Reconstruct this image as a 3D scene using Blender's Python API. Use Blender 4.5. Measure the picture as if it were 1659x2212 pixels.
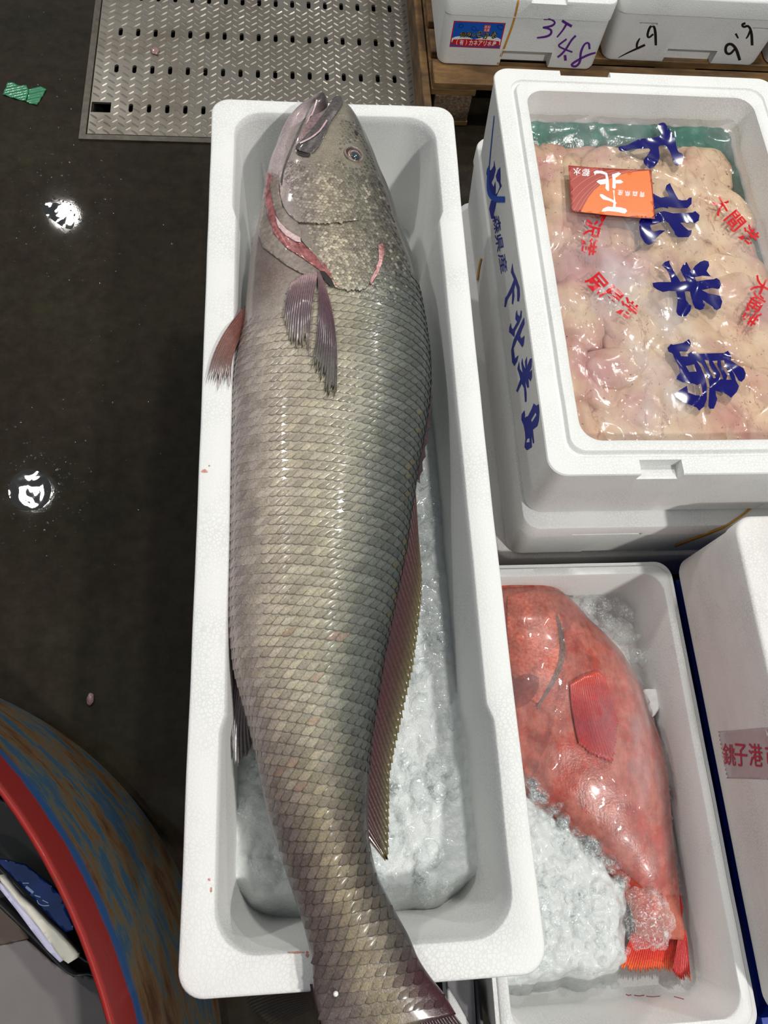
import bpy, bmesh, math, random
import numpy as np
from mathutils import Vector, Matrix, noise, geometry
from mathutils.bvhtree import BVHTree

for _o in list(bpy.data.objects):
    bpy.data.objects.remove(_o)
random.seed(7)
rng = np.random.default_rng(7)
SC = bpy.context.scene
COL = SC.collection

# ------------------------------------------------------------------ camera
IW, IH, FPX = 1659.0, 2212.0, 1676.73
CAM_H = 1.60
R3 = Matrix(((0.99506, 0.01633, -0.09797), (-0.05097, 0.93009, -0.36378), (0.08518, 0.36698, 0.92632)))
_z = Vector(R3.col[2]).normalized(); _x = Vector(R3.col[0]); _x = (_x - _z * _x.dot(_z)).normalized(); _y = _z.cross(_x)
RC = Matrix((_x, _y, _z)).transposed()
cam_d = bpy.data.cameras.new('camera')
cam_d.sensor_fit = 'HORIZONTAL'; cam_d.sensor_width = 36.0; cam_d.lens = 36.0 * FPX / IW
cam_d.clip_start = 0.02; cam_d.clip_end = 60
cam = bpy.data.objects.new('camera', cam_d); COL.objects.link(cam)
cam.matrix_world = Matrix.Translation((0, 0, CAM_H)) @ RC.to_4x4()
SC.camera = cam

# ------------------------------------------------------------------ world, lamps, exposure
w = bpy.data.worlds.new('hall'); SC.world = w; w.use_nodes = True
w.node_tree.nodes['Background'].inputs[0].default_value = (0.74, 0.80, 0.86, 1)
w.node_tree.nodes['Background'].inputs[1].default_value = 0.31
SC.view_settings.view_transform = 'Standard'; SC.view_settings.look = 'None'
SC.view_settings.gamma = 1.0; SC.view_settings.use_curve_mapping = False
SC.view_settings.exposure = -0.05

def hall_lamp(x, y, z, power, size, col=(1.0, 0.975, 0.93)):
    d = bpy.data.lights.new('hall_lamp', 'AREA'); d.shape = 'DISK'; d.size = size; d.energy = power; d.color = col
    o = bpy.data.objects.new('hall_lamp', d); COL.objects.link(o); o.location = (x, y, z)
    return o
hall_lamp(-2.08, 5.05, 4.0, 34, 0.20)
hall_lamp(-2.05, 2.40, 4.0, 42, 0.20)
hall_lamp(0.9, 1.55, 4.0, 50, 0.22)
hall_lamp(2.2, 3.4, 4.0, 48, 0.22)
hall_lamp(1.7, -1.9, 4.0, 118, 0.22)

# ------------------------------------------------------------------ helpers
def ray(px, py):
    return (RC @ Vector((px - IW / 2, IH / 2 - py, -FPX))).normalized()
CP = Vector((0, 0, CAM_H))
def at(px, py, z):
    d = ray(px, py); t = (z - CAM_H) / d.z
    return CP + d * t
def lin(r, g, b):
    f = lambda c: (c / 255 / 12.92) if c / 255 <= 0.04045 else ((c / 255 + 0.055) / 1.055) ** 2.4
    return (f(r), f(g), f(b), 1.0)

def tag(o, label=None, cat=None, group=None, kind=None):
    if label: o['label'] = label
    if cat: o['category'] = cat
    if group: o['group'] = group
    if kind: o['kind'] = kind
    return o
def empty(name, loc=(0, 0, 0)):
    o = bpy.data.objects.new(name, None); COL.objects.link(o); o.location = loc; o.empty_display_size = 0.02
    return o
def link(name, me, mat=None, parent=None, smooth=True):
    o = bpy.data.objects.new(name, me); COL.objects.link(o)
    if mat: me.materials.append(mat)
    if smooth and len(me.polygons):
        me.polygons.foreach_set('use_smooth', [True] * len(me.polygons))
    if parent:
        o.parent = parent
        o.matrix_parent_inverse = Matrix.Translation(-parent.location) if parent.parent is None else Matrix.Identity(4)
        if parent.parent is not None:
            o.matrix_parent_inverse = parent.matrix_parent_inverse.copy() if parent.type == 'EMPTY' else Matrix.Identity(4)
    return o
def mk(name, vs, fs, mat=None, parent=None, smooth=True, col=None, attr=None):
    me = bpy.data.meshes.new(name); me.from_pydata([tuple(v) for v in vs], [], fs); me.update()
    if col is not None:
        a = me.color_attributes.new('col', 'FLOAT_COLOR', 'POINT')
        c = np.ones((len(vs), 4), dtype=np.float32); c[:, :3] = np.asarray(col)[:, :3]
        a.data.foreach_set('color', c.ravel())
    if attr:
        for k, vals in attr.items():
            a = me.attributes.new(k, 'FLOAT', 'POINT'); a.data.foreach_set('value', np.asarray(vals, dtype=np.float32))
    return link(name, me, mat, parent, smooth)
def bvh(*objs):
    vs = []; fs = []
    for o in objs:
        b = len(vs)
        me = o.data; mw = Matrix.Identity(4)
        vs += [mw @ v.co for v in me.vertices]
        fs += [[b + i for i in p.vertices] for p in me.polygons]
    return BVHTree.FromPolygons(vs, fs)
def sharp_by_angle(o, deg=35):
    me = o.data; bm = bmesh.new(); bm.from_mesh(me)
    for e in bm.edges:
        if len(e.link_faces) == 2 and e.calc_face_angle(0) > math.radians(deg): e.smooth = False
    bm.to_mesh(me); bm.free()

# --- node materials
def mat_new(name):
    m = bpy.data.materials.new(name); m.use_nodes = True
    nt = m.node_tree; b = nt.nodes['Principled BSDF']
    return m, nt, b
def setp(b, **k):
    names = {'color': 'Base Color', 'rough': 'Roughness', 'metal': 'Metallic', 'spec': 'Specular IOR Level', 'coat': 'Coat Weight',
             'coatr': 'Coat Roughness', 'trans': 'Transmission Weight', 'ior': 'IOR', 'alpha': 'Alpha', 'sss': 'Subsurface Weight'}
    for a, v in k.items():
        b.inputs[names[a]].default_value = v
def nd(nt, t, **k):
    n = nt.nodes.new(t)
    for a, v in k.items():
        setattr(n, a, v)
    return n
def nz(nt, scale, detail=4, rough=0.55, coord='Object', stretch=None, dist=0.0):
    tc = nd(nt, 'ShaderNodeTexCoord'); n = nd(nt, 'ShaderNodeTexNoise')
    n.inputs['Scale'].default_value = scale; n.inputs['Detail'].default_value = detail; n.inputs['Roughness'].default_value = rough
    n.inputs['Distortion'].default_value = dist
    if stretch:
        mp = nd(nt, 'ShaderNodeMapping'); mp.inputs['Scale'].default_value = stretch
        nt.links.new(tc.outputs[coord], mp.inputs[0]); nt.links.new(mp.outputs[0], n.inputs['Vector'])
    else:
        nt.links.new(tc.outputs[coord], n.inputs['Vector'])
    return n
def ramp(nt, src, stops):
    r = nd(nt, 'ShaderNodeValToRGB'); cr = r.color_ramp
    while len(cr.elements) < len(stops): cr.elements.new(0.5)
    for e, (p, c) in zip(cr.elements, stops):
        e.position = p; e.color = c if len(c) == 4 else (*c, 1)
    nt.links.new(src, r.inputs[0]); return r
def mixc(nt, a, b, fac, mode='MIX'):
    m = nd(nt, 'ShaderNodeMix', data_type='RGBA', blend_type=mode)
    for s, v in ((0, fac), (6, a), (7, b)):
        if hasattr(v, 'is_linked') or isinstance(v, bpy.types.NodeSocket): nt.links.new(v, m.inputs[s])
        else: m.inputs[s].default_value = v
    return m.outputs[2]
def bump(nt, b, src, strength, dist=0.002):
    n = nd(nt, 'ShaderNodeBump'); n.inputs['Strength'].default_value = strength; n.inputs['Distance'].default_value = dist
    nt.links.new(src, n.inputs['Height'])
    prev = b.inputs['Normal']
    if prev.is_linked: nt.links.new(prev.links[0].from_socket, n.inputs['Normal'])
    nt.links.new(n.outputs[0], b.inputs['Normal'])
def simple(name, c, rough=0.5, metal=0.0, coat=0.0, nscale=None, var=0.15, bmp=0.0, stretch=None, spec=0.5):
    m, nt, b = mat_new(name); setp(b, color=c, rough=rough, metal=metal, coat=coat, coatr=0.05, spec=spec)
    if nscale:
        n = nz(nt, nscale, 5, 0.6, stretch=stretch)
        d = tuple(x * (1 - var) for x in c[:3]) + (1,); l = tuple(min(1, x * (1 + var)) for x in c[:3]) + (1,)
        r = ramp(nt, n.outputs[0], [(0.3, d), (0.7, l)]); nt.links.new(r.outputs[0], b.inputs['Base Color'])
        if bmp: bump(nt, b, n.outputs[0], bmp)
    return m

# expanded foam with visible beads
def foam_mat(name, base, line, beads=190, dirt=0.0, grime=None):
    m, nt, b = mat_new(name)
    tc = nd(nt, 'ShaderNodeTexCoord'); v = nd(nt, 'ShaderNodeTexVoronoi', feature='DISTANCE_TO_EDGE'); v.inputs['Scale'].default_value = beads
    nt.links.new(tc.outputs['Object'], v.inputs['Vector'])
    r = ramp(nt, v.outputs['Distance'], [(0.0, (0, 0, 0, 1)), (0.16, (1, 1, 1, 1))])
    big = nz(nt, 9, 3)
    pr = ramp(nt, big.outputs[0], [(0.42, (0.15, 0.15, 0.15, 1)), (0.62, (1, 1, 1, 1))])
    fac = nd(nt, 'ShaderNodeMath', operation='MULTIPLY_ADD')
    inv = nd(nt, 'ShaderNodeMath', operation='SUBTRACT'); inv.inputs[0].default_value = 1.0
    nt.links.new(r.outputs[0], inv.inputs[1])
    nt.links.new(inv.outputs[0], fac.inputs[0]); nt.links.new(pr.outputs[0], fac.inputs[1]); fac.inputs[2].default_value = 0.0
    c = mixc(nt, base, line, fac.outputs[0])
    if dirt > 0:
        dn = nz(nt, 60, 6, 0.7); dr = ramp(nt, dn.outputs[0], [(0.66, (0, 0, 0, 1)), (0.74, (dirt, dirt, dirt, 1))])
        c = mixc(nt, c, grime or lin(96, 88, 78), dr.outputs[0])
        sm = nz(nt, 5, 5, 0.7, stretch=(1, 0.25, 1)); sr = ramp(nt, sm.outputs[0], [(0.5, (0, 0, 0, 1)), (0.8, (dirt * .6,) * 3 + (1,))])
        c = mixc(nt, c, lin(150, 142, 132), sr.outputs[0])
    nt.links.new(c, b.inputs['Base Color'])
    setp(b, rough=0.55, spec=0.35)
    bump(nt, b, r.outputs[0], 0.25, 0.0006)
    return m
FOAM = foam_mat('white_foam', lin(236, 236, 233), lin(220, 221, 219))
FOAM_IN = foam_mat('white_foam_inside', lin(232, 232, 230), lin(224, 224, 222), beads=230)
FOAM_OLD = foam_mat('scuffed_foam', lin(232, 229, 226), lin(214, 211, 208), beads=210, dirt=0.45)
FOAM_CUT = foam_mat('foam_piece', lin(242, 240, 238), lin(215, 212, 210), beads=260)

# ------------------------------------------------------------------ foam box builder
def rrect(x0, x1, y0, y1, r, z, cs=7, es=10, warp=None):
    pts = []
    for (cx, cy, a0, ex, ey) in ((x1 - r, y1 - r, 0, x0 + r, y1), (x0 + r, y1 - r, 90, x0, y0 + r), (x0 + r, y0 + r, 180, x1 - r, y0), (x1 - r, y0 + r, 270, x1, y1 - r)):
        for i in range(cs + 1):
            a = math.radians(a0 + 90 * i / cs); pts.append([cx + r * math.cos(a), cy + r * math.sin(a), z])
        sx, sy = pts[-1][0], pts[-1][1]
        for i in range(1, es):
            t = i / es; pts.append([sx + (ex - sx) * t, sy + (ey - sy) * t, z])
    if warp: pts = [warp(p) for p in pts]
    return pts
def loft(rings, cap0=True, cap1=True):
    n = len(rings[0]); vs = [p for r in rings for p in r]; fs = []
    for k in range(len(rings) - 1):
        for i in range(n):
            j = (i + 1) % n
            fs.append((k * n + i, k * n + j, (k + 1) * n + j, (k + 1) * n + i))
    if cap0: fs.append(tuple(range(n - 1, -1, -1)))
    if cap1: fs.append(tuple((len(rings) - 1) * n + i for i in range(n)))
    return vs, fs
def box_vf(x0, x1, y0, y1, z0, z1):
    return ([(x0, y0, z0), (x1, y0, z0), (x1, y1, z0), (x0, y1, z0), (x0, y0, z1), (x1, y0, z1), (x1, y1, z1), (x0, y1, z1)],
            [(3, 2, 1, 0), (4, 5, 6, 7), (0, 1, 5, 4), (1, 2, 6, 5), (2, 3, 7, 6), (3, 0, 4, 7)])
def cut(o, cutters):
    cs = []
    for vf in cutters:
        c = mk('cutter', vf[0], vf[1], None, smooth=False); cs.append(c)
        md = o.modifiers.new('b', 'BOOLEAN'); md.operation = 'DIFFERENCE'; md.object = c; md.solver = 'EXACT'
    dg = bpy.context.evaluated_depsgraph_get()
    me = bpy.data.meshes.new_from_object(o.evaluated_get(dg)); o.modifiers.clear(); o.data = me
    for c in cs: bpy.data.objects.remove(c)
    if not me.materials: me.materials.append(FOAM)
    return o
def jitter(vs, amp=0.0007, s=14):
    out = []
    for v in vs:
        q = Vector(v); n = noise.noise_vector(q * s); out.append(q + n * amp)
    return out
def box_outer(x0, x1, y0, y1, z0, z1, taper, r):
    t = taper
    return [rrect(x0 + t + .008, x1 - t - .008, y0 + t + .008, y1 - t - .008, r, z0),
            rrect(x0 + t + .002, x1 - t - .002, y0 + t + .002, y1 - t - .002, r, z0 + .003),
            rrect(x0 + t, x1 - t, y0 + t, y1 - t, r, z0 + .01)]
def lid_vf(x0, x1, y0, y1, z0, z1, r, recess=True):
    rg = [rrect(x0 + .004, x1 - .004, y0 + .004, y1 - .004, r, z0),
          rrect(x0 + .0005, x1 - .0005, y0 + .0005, y1 - .0005, r, z0 + .002),
          rrect(x0, x1, y0, y1, r, z1 - .006), rrect(x0 + .0015, x1 - .0015, y0 + .0015, y1 - .0015, r, z1 - .002),
          rrect(x0 + .006, x1 - .006, y0 + .006, y1 - .006, r * .9, z1)]
    if recess:
        rg += [rrect(x0 + .045, x1 - .045, y0 + .045, y1 - .045, r, z1), rrect(x0 + .048, x1 - .048, y0 + .048, y1 - .048, r, z1 - .004),
               rrect(x0 + .06, x1 - .06, y0 + .06, y1 - .06, r, z1 - .004)]
    vs, fs = loft(rg); return jitter(vs), fs
def lidded_box(name, x0, x1, y0, y1, z0, z1, taper, mat, label, cat='box', group=None, lid_h=0.045, r=.022, cuts=(), lid_cuts=(), lid=True):
    root = tag(empty(name, ((x0 + x1) / 2, (y0 + y1) / 2, z0)), label, cat, group)
    rg = box_outer(x0, x1, y0, y1, z0, z1, taper, r) + [rrect(x0 + .003, x1 - .003, y0 + .003, y1 - .003, r, z1 - lid_h),
                                                        rrect(x0 + .01, x1 - .01, y0 + .01, y1 - .01, r, z1 - lid_h + .001)]
    vs, fs = loft(rg)
    b = mk('box_body', jitter(vs), fs, mat, root); sharp_by_angle(b)
    if cuts: cut(b, cuts); sharp_by_angle(b, 25)
    v2, f2 = lid_vf(x0, x1, y0, y1, z1 - lid_h, z1, r + .002)
    l = mk('lid', v2, f2, mat, root); sharp_by_angle(l, 50)
    if lid_cuts: cut(l, lid_cuts); sharp_by_angle(l, 30)
    return root, b, l

# ------------------------------------------------------------------ draping helpers (thin skins and print that follow a surface)
def hit(tree, px, py):
    d = ray(px, py); loc, nrm, i, dist = tree.ray_cast(CP, d, 10.0)
    if loc is None: return None, None
    if nrm.dot(d) > 0: nrm = -nrm
    return loc, nrm
def tri_fill(loops, step=None):
    """2-D constrained fill of outer loop with holes; optional interior points every step units."""
    pts = []; edges = []
    for lp in loops:
        b = len(pts); pts += [Vector(p) for p in lp]; n = len(lp)
        edges += [(b + i, b + (i + 1) % n) for i in range(n)]
    def inside(x, y):
        c = False
        for lp in loops:
            n = len(lp)
            for i in range(n):
                x1, y1 = lp[i]; x2, y2 = lp[(i + 1) % n]
                if (y1 > y) != (y2 > y) and x < (x2 - x1) * (y - y1) / (y2 - y1) + x1: c = not c
        return c
    if step:
        xs = [p[0] for p in loops[0]]; ys = [p[1] for p in loops[0]]
        y = min(ys) + step * .5; k = 0
        while y < max(ys):
            x = min(xs) + step * (.5 if k % 2 else 0.05)
            while x < max(xs):
                if inside(x, y): pts.append(Vector((x, y)))
                x += step
            y += step * .87; k += 1
    r = geometry.delaunay_2d_cdt(pts, edges, [], 0, 1e-6)
    V, F = r[0], r[2]; out = []
    for f in F:
        cx = sum(V[i].x for i in f) / len(f); cy = sum(V[i].y for i in f) / len(f)
        if inside(cx, cy): out.append(f)
    return V, out
def resample(lp, step):
    out = []; n = len(lp)
    for i in range(n):
        a = lp[i]; b = lp[(i + 1) % n]; L = math.hypot(b[0] - a[0], b[1] - a[1]); k = max(1, int(L / step))
        for j in range(k): out.append((a[0] + (b[0] - a[0]) * j / k, a[1] + (b[1] - a[1]) * j / k))
    return out
def chaikin(lp, it=1):
    for _ in range(it):
        o = []; n = len(lp)
        for i in range(n):
            a = lp[i]; b = lp[(i + 1) % n]
            o.append((a[0] * .75 + b[0] * .25, a[1] * .75 + b[1] * .25)); o.append((a[0] * .25 + b[0] * .75, a[1] * .25 + b[1] * .75))
        lp = o
    return lp
def drape(name, loops, tree, mat, parent, off=0.0004, step=6, offf=None, smooth=True, colf=None, skirt=0.0):
    if isinstance(loops[0][0], (int, float)): loops = [loops]
    loops = [resample(l, step) for l in loops]
    V, F = tri_fill(loops, step)
    vs = []; ok = {}; cols = []
    nb = sum(len(l) for l in loops)
    for i, v in enumerate(V):
        p, n = hit(tree, v.x, v.y)
        if p is None: continue
        o = off if offf is None else offf(v.x, v.y)
        ok[i] = len(vs); vs.append(p + n * o)
        if colf: cols.append(colf(v.x, v.y))
    fs = []
    for f in F:
        if all(i in ok for i in f):
            g = [ok[i] for i in f]
            a, b, c = vs[g[0]], vs[g[1]], vs[g[2]]
            if (b - a).cross(c - a).dot(CP - a) < 0: g = g[::-1]
            fs.append(g)
    if skirt:
        from collections import Counter
        ec = Counter()
        for f in fs:
            for i in range(len(f)): ec[(f[i], f[(i + 1) % len(f)])] += 1
        bd = [e for e in ec if (e[1], e[0]) not in ec]; m = {}
        for a, b in bd:
            for q in (a, b):
                if q not in m:
                    m[q] = len(vs); vs.append(vs[q] - (CP - vs[q]).normalized() * skirt)
                    if colf: cols.append(cols[q])
            fs.append([b, a, m[a], m[b]])
    return mk(name, vs, fs, mat, parent, smooth, col=cols if colf else None)
def stroke_loop(pts, wd):
    """outline of a brush stroke; wd a number or a list of widths"""
    n = len(pts); L = []; Rr = []
    if isinstance(wd, (list, tuple)): wd = [float(np.interp(i / (n - 1), np.linspace(0, 1, len(wd)), wd)) for i in range(n)]
    for i, p in enumerate(pts):
        a = pts[max(0, i - 1)]; b = pts[min(n - 1, i + 1)]
        dx, dy = b[0] - a[0], b[1] - a[1]; l = math.hypot(dx, dy) or 1
        k = (wd[i] if isinstance(wd, (list, tuple)) else wd) / 2
        L.append((p[0] - dy / l * k, p[1] + dx / l * k)); Rr.append((p[0] + dy / l * k, p[1] - dx / l * k))
    return L + Rr[::-1]
def smooth_line(pts, it=2):
    for _ in range(it):
        o = [pts[0]]
        for i in range(len(pts) - 1):
            a, b = pts[i], pts[i + 1]
            o.append((a[0] * .75 + b[0] * .25, a[1] * .75 + b[1] * .25)); o.append((a[0] * .25 + b[0] * .75, a[1] * .25 + b[1] * .75))
        o.append(pts[-1]); pts = o
    return pts
def strips(name, strokes, tree, mat, parent, off=0.0004):
    """ribbon strokes [(pts, width)] in picture coordinates laid on a surface, one object each"""
    o = None
    for pts, wd in strokes:
        vs = []; fs = []
        pts = smooth_line(pts); n = len(pts); lp = stroke_loop(pts, wd); prev = None
        for i in range(n):
            q = []
            for u in (lp[i], pts[i], lp[2 * n - 1 - i]):
                p, nr = hit(tree, *u); q.append(None if p is None else p + nr * off)
            if any(x is None for x in q): prev = None; continue
            b = len(vs); vs += q
            if prev is not None:
                fs += [(prev, prev + 1, b + 1, b), (prev + 1, prev + 2, b + 2, b + 1)]
            prev = b
        if fs: o = mk(name, vs, fs, mat, parent)
    return o
_glyph = {}
def glyph(ch, bold=0.0):
    k = (ch, bold)
    if k not in _glyph:
        c = bpy.data.curves.new('g', 'FONT'); c.body = ch; c.offset = bold; c.resolution_u = 3; c.align_x = 'CENTER'
        o = bpy.data.objects.new('g', c); COL.objects.link(o)
        dg = bpy.context.evaluated_depsgraph_get(); dg.update()
        me = bpy.data.meshes.new_from_object(o.evaluated_get(dg))
        V = np.array([v.co[:2] for v in me.vertices]) if len(me.vertices) else np.zeros((0, 2))
        F = [tuple(p.vertices) for p in me.polygons]
        if len(V):
            lo, hi = V.min(0), V.max(0); V = (V - (lo + hi) / 2) / max((hi - lo).max(), 1e-6)
        _glyph[k] = (V, F); bpy.data.objects.remove(o); bpy.data.curves.remove(c)
    return _glyph[k]
def glyphs(name, items, tree, mat, parent, off=0.0005, bold=0.03):
    """items: (char, cx, cy, right vector, up vector) in picture coordinates laid on a surface"""
    for ch, cx, cy, ru, uu in items:
        vs = []; fs = []
        V, F = glyph(ch, bold); b = len(vs); good = True; tmp = []
        for x, y in V:
            p, n = hit(tree, cx + ru[0] * x + uu[0] * y, cy + ru[1] * x + uu[1] * y)
            if p is None: good = False; break
            tmp.append(p + n * off)
        if good and F: mk(name, tmp, F, mat, parent, smooth=False)
def Z(ox, oy, s, pts):
    return [(ox + x / s, oy + y / s) for x, y in pts]
def smoothstep(a, b, x):
    t = min(1, max(0, (x - a) / (b - a))); return t * t * (3 - 2 * t)

# ink materials
def ink(name, c, rough=0.4): return simple(name, c, rough=rough, nscale=300, var=0.12)
BLUE_INK = ink('blue_print', lin(30, 44, 150)); NAVY_INK = ink('navy_print', lin(14, 12, 98), 0.15); RED_INK = ink('red_print', lin(205, 24, 34), 0.2)
PURPLE_INK = ink('purple_marker', lin(98, 44, 140)); BLACK_INK = ink('black_marker', lin(18, 18, 20)); WHITE_INK = ink('white_print', lin(240, 240, 240))
SKY_INK = ink('bright_blue_marker', lin(24, 82, 190)); MAROON_INK = ink('maroon_print', lin(176, 20, 62))
BAND = simple('tan_rubber', lin(206, 148, 52), rough=0.4, nscale=200, var=0.1)

# ================================================================== FLOOR
m, nt, b = mat_new('wet_concrete')
n1 = nz(nt, 2.2, 6, 0.6); n2 = nz(nt, 28, 6, 0.7); n3 = nz(nt, 240, 3, 0.6)
c1 = ramp(nt, n1.outputs[0], [(0.3, lin(38, 37, 27)), (0.5, lin(48, 41, 33)), (0.72, lin(52, 50, 38))])
c2 = ramp(nt, n2.outputs[0], [(0.25, (0.55, 0.55, 0.55, 1)), (0.75, (1.25, 1.25, 1.2, 1))])
cc = mixc(nt, c1.outputs[0], c2.outputs[0], 1.0, 'MULTIPLY')
nt.links.new(cc, b.inputs['Base Color'])
rr = ramp(nt, n1.outputs[0], [(0.35, (0.02,) * 3), (0.7, (0.045,) * 3)]); nt.links.new(rr.outputs[0], b.inputs['Roughness'])
setp(b, spec=0.22)
bump(nt, b, n3.outputs[0], 0.05, 0.0004); bump(nt, b, n2.outputs[0], 0.03, 0.001)
FLOOR_M = m
HX0, HX1, HY0, HY1 = -0.5545, 0.3165, 1.722, 2.63
X0, X1, Y0, Y1 = -3.2, 3.2, -2.2, 4.2
xs = [X0, HX0, HX1, X1]; ys = [Y0, HY0, HY1, Y1]
vs = [(x, y, 0) for y in ys for x in xs]; fs = []
for j in range(3):
    for i in range(3):
        if i == 1 and j == 1: continue
        a = j * 4 + i; fs.append((a, a + 1, a + 5, a + 4))
tag(mk('floor', vs, fs, FLOOR_M, smooth=False), kind='structure')
PIT = simple('drain_pit', lin(16, 15, 14), 0.7)
vs = [(HX0, HY0, 0), (HX1, HY0, 0), (HX1, HY1, 0), (HX0, HY1, 0), (HX0, HY0, -.35), (HX1, HY0, -.35), (HX1, HY1, -.35), (HX0, HY1, -.35)]
tag(mk('trim_1', vs, [(0, 1, 5, 4), (1, 2, 6, 5), (2, 3, 7, 6), (3, 0, 4, 7), (4, 5, 6, 7)], PIT, smooth=False), kind='structure')

# drain cover: frame, plate with slots, raised treads
m, nt, b = mat_new('tread_steel')
n1 = nz(nt, 7, 6, 0.65); n2 = nz(nt, 120, 4, 0.6)
c1 = ramp(nt, n1.outputs[0], [(0.3, lin(118, 110, 98)), (0.55, lin(148, 141, 130)), (0.75, lin(164, 158, 148))])
nt.links.new(c1.outputs[0], b.inputs['Base Color']); setp(b, metal=0.75, rough=0.36)
r2 = ramp(nt, n1.outputs[0], [(0.3, (0.5,) * 3), (0.7, (0.30,) * 3)]); nt.links.new(r2.outputs[0], b.inputs['Roughness'])
bump(nt, b, n2.outputs[0], 0.12, 0.001)
STEEL = m
FRAME_M = simple('frame_steel', lin(96, 90, 80), 0.45, metal=0.5, nscale=60, var=0.25, bmp=0.2)
gr = tag(empty('drain_cover', (-0.12, 2.2, 0)), 'perforated checker-plate steel drain cover set in the wet floor', 'drain cover')
PX0, PX1, PY0, PY1 = -0.5622, 0.3235, 1.7125, 2.64
fr = 0.020
for (a0, a1, b0, b1) in ((PX0 - fr, PX1 + fr, PY0 - fr, PY0 - .0035), (PX0 - fr, PX0 - .0035, PY0 - .0035, PY1), (PX1 + .0035, PX1 + fr, PY0 - .0035, PY1)):
    v, f = box_vf(a0, a1, b0, b1, 0.0, 0.005); mk('frame', v, f, FRAME_M, gr, smooth=False)
loops = [[(PX0, PY0), (PX1, PY0), (PX1, PY1), (PX0, PY1)]]
def slot_loop(cx, cy, wd=.0115, ln=.031):
    o = []; r = wd / 2
    for s, a0 in ((1, 0), (-1, 180)):
        for k in range(5):
            a = math.radians(a0 + 45 * k); o.append((cx + r * math.cos(a), cy + s * (ln / 2 - r) + r * math.sin(a)))
    return o
slots = []
rows = [(1.8085, -0.4564, 0.04805, 16, 0), (1.953, -0.5043, 0.0482, 17, 0), (2.097, -0.5032, 0.0482, 17, 0), (2.242, -0.503, 0.0482, 17, 0), (2.387, -0.503, 0.0482, 17, 0)]
for (yy, x0, p, n, _) in rows:
    for k in range(n):
        slots.append((x0 + p * k, yy))
for s in slots: loops.append(slot_loop(*s))
hx0, hx1, hy0, hy1 = -0.5595, -0.5085, 1.789, 1.826
loops.append([(hx0, hy0), (hx1, hy0), (hx1, hy1), (hx0, hy1)])
V, F = tri_fill(loops)
nv = len(V); T = 0.006; ZT = 0.004
vs = [(v.x, v.y, ZT) for v in V] + [(v.x, v.y, ZT - T) for v in V]
fs = []
for f in F:
    a, b_, c = [V[i] for i in f[:3]]
    if (b_ - a).cross(c - a) < 0: f = f[::-1]
    fs.append(tuple(f)); fs.append(tuple(i + nv for i in f[::-1]))
from collections import Counter
ec = Counter()
for f in F:
    a, b_, c = [V[i] for i in f[:3]]
    if (b_ - a).cross(c - a) < 0: f = f[::-1]
    for i in range(len(f)): ec[(f[i], f[(i + 1) % len(f)])] += 1
for e in ec:
    if (e[1], e[0]) not in ec: fs.append((e[1], e[0], e[0] + nv, e[1] + nv))
mk('plate', vs, fs, STEEL, gr, smooth=False)
vs = []; fs = []
pitch = 0.0365; rowp = 0.0262
j = 0; yy = PY0 + 0.008
while yy < PY1 - .01:
    xx = PX0 + 0.012 + (pitch * .5 if j % 2 else 0)
    ang = math.radians(40 if j % 2 else -40)
    while xx < PX1 - .01:
        bad = any(abs(xx - s[0]) < .013 and abs(yy - s[1]) < .021 for s in slots) or (hx0 - .008 < xx < hx1 + .008 and hy0 - .008 < yy < hy1 + .008)
        if not bad:
            L, Wd, Hh = .0135, .0030, .0017
            b0 = len(vs); ca, sa = math.cos(ang), math.sin(ang)
            for (u, v, z) in ((-L, 0, 0), (-L * .5, -Wd, 0), (L * .5, -Wd, 0), (L, 0, 0), (L * .5, Wd, 0), (-L * .5, Wd, 0), (-L * .6, 0, Hh), (L * .6, 0, Hh)):
                vs.append((xx + u * ca - v * sa, yy + u * sa + v * ca, ZT + z))
            fs += [(b0, b0 + 1, b0 + 6), (b0 + 1, b0 + 2, b0 + 7, b0 + 6), (b0 + 2, b0 + 3, b0 + 7), (b0 + 3, b0 + 4, b0 + 7), (b0 + 4, b0 + 5, b0 + 6, b0 + 7), (b0 + 5, b0, b0 + 6)]
        xx += pitch
    yy += rowp * .5 * 1.0; j += 1
tag(mk('tread', vs, fs, STEEL, gr, smooth=False), kind='stuff')

# water droplets and grit on the floor
m, nt, b = mat_new('water_drop'); setp(b, color=(0.02, 0.02, 0.018, 1), rough=0.02, spec=1.0); WATER = m
vs = []; fs = []
def dome(cx, cy, r, h, z0=0.0, n=8, sx=1.0):
    b0 = len(vs); ph = random.random() * 6
    for k, (q, hh) in enumerate(((1.0, 0.0), (0.8, .55), (0.42, .9))):
        for i in range(n):
            a = 2 * math.pi * i / n + ph; vs.append((cx + r * q * math.cos(a) * sx, cy + r * q * math.sin(a), z0 + h * hh))
    vs.append((cx, cy, z0 + h))
    for k in range(2):
        for i in range(n): fs.append((b0 + k * n + i, b0 + k * n + (i + 1) % n, b0 + (k + 1) * n + (i + 1) % n, b0 + (k + 1) * n + i))
    for i in range(n): fs.append((b0 + 2 * n + i, b0 + 2 * n + (i + 1) % n, b0 + 3 * n))
for (cx, cy, sd, n) in ((140, 470, 60, 190), (80, 1070, 75, 260), (120, 270, 110, 90), (250, 700, 160, 70), (960, 2150, 40, 20)):
    for _ in range(n):
        p = at(cx + rng.normal(0, sd), cy + rng.normal(0, sd), 0)
        if PX0 - .03 < p.x and p.y > PY0 - .03 and p.x < PX1 + .03: continue
        dome(p.x, p.y, random.uniform(.0010, .0030), random.uniform(.0006, .0014))
tag(mk('water_drops', vs, fs, WATER), 'small water drops scattered on the dark wet floor beside the long box', 'water', kind='stuff')
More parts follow.
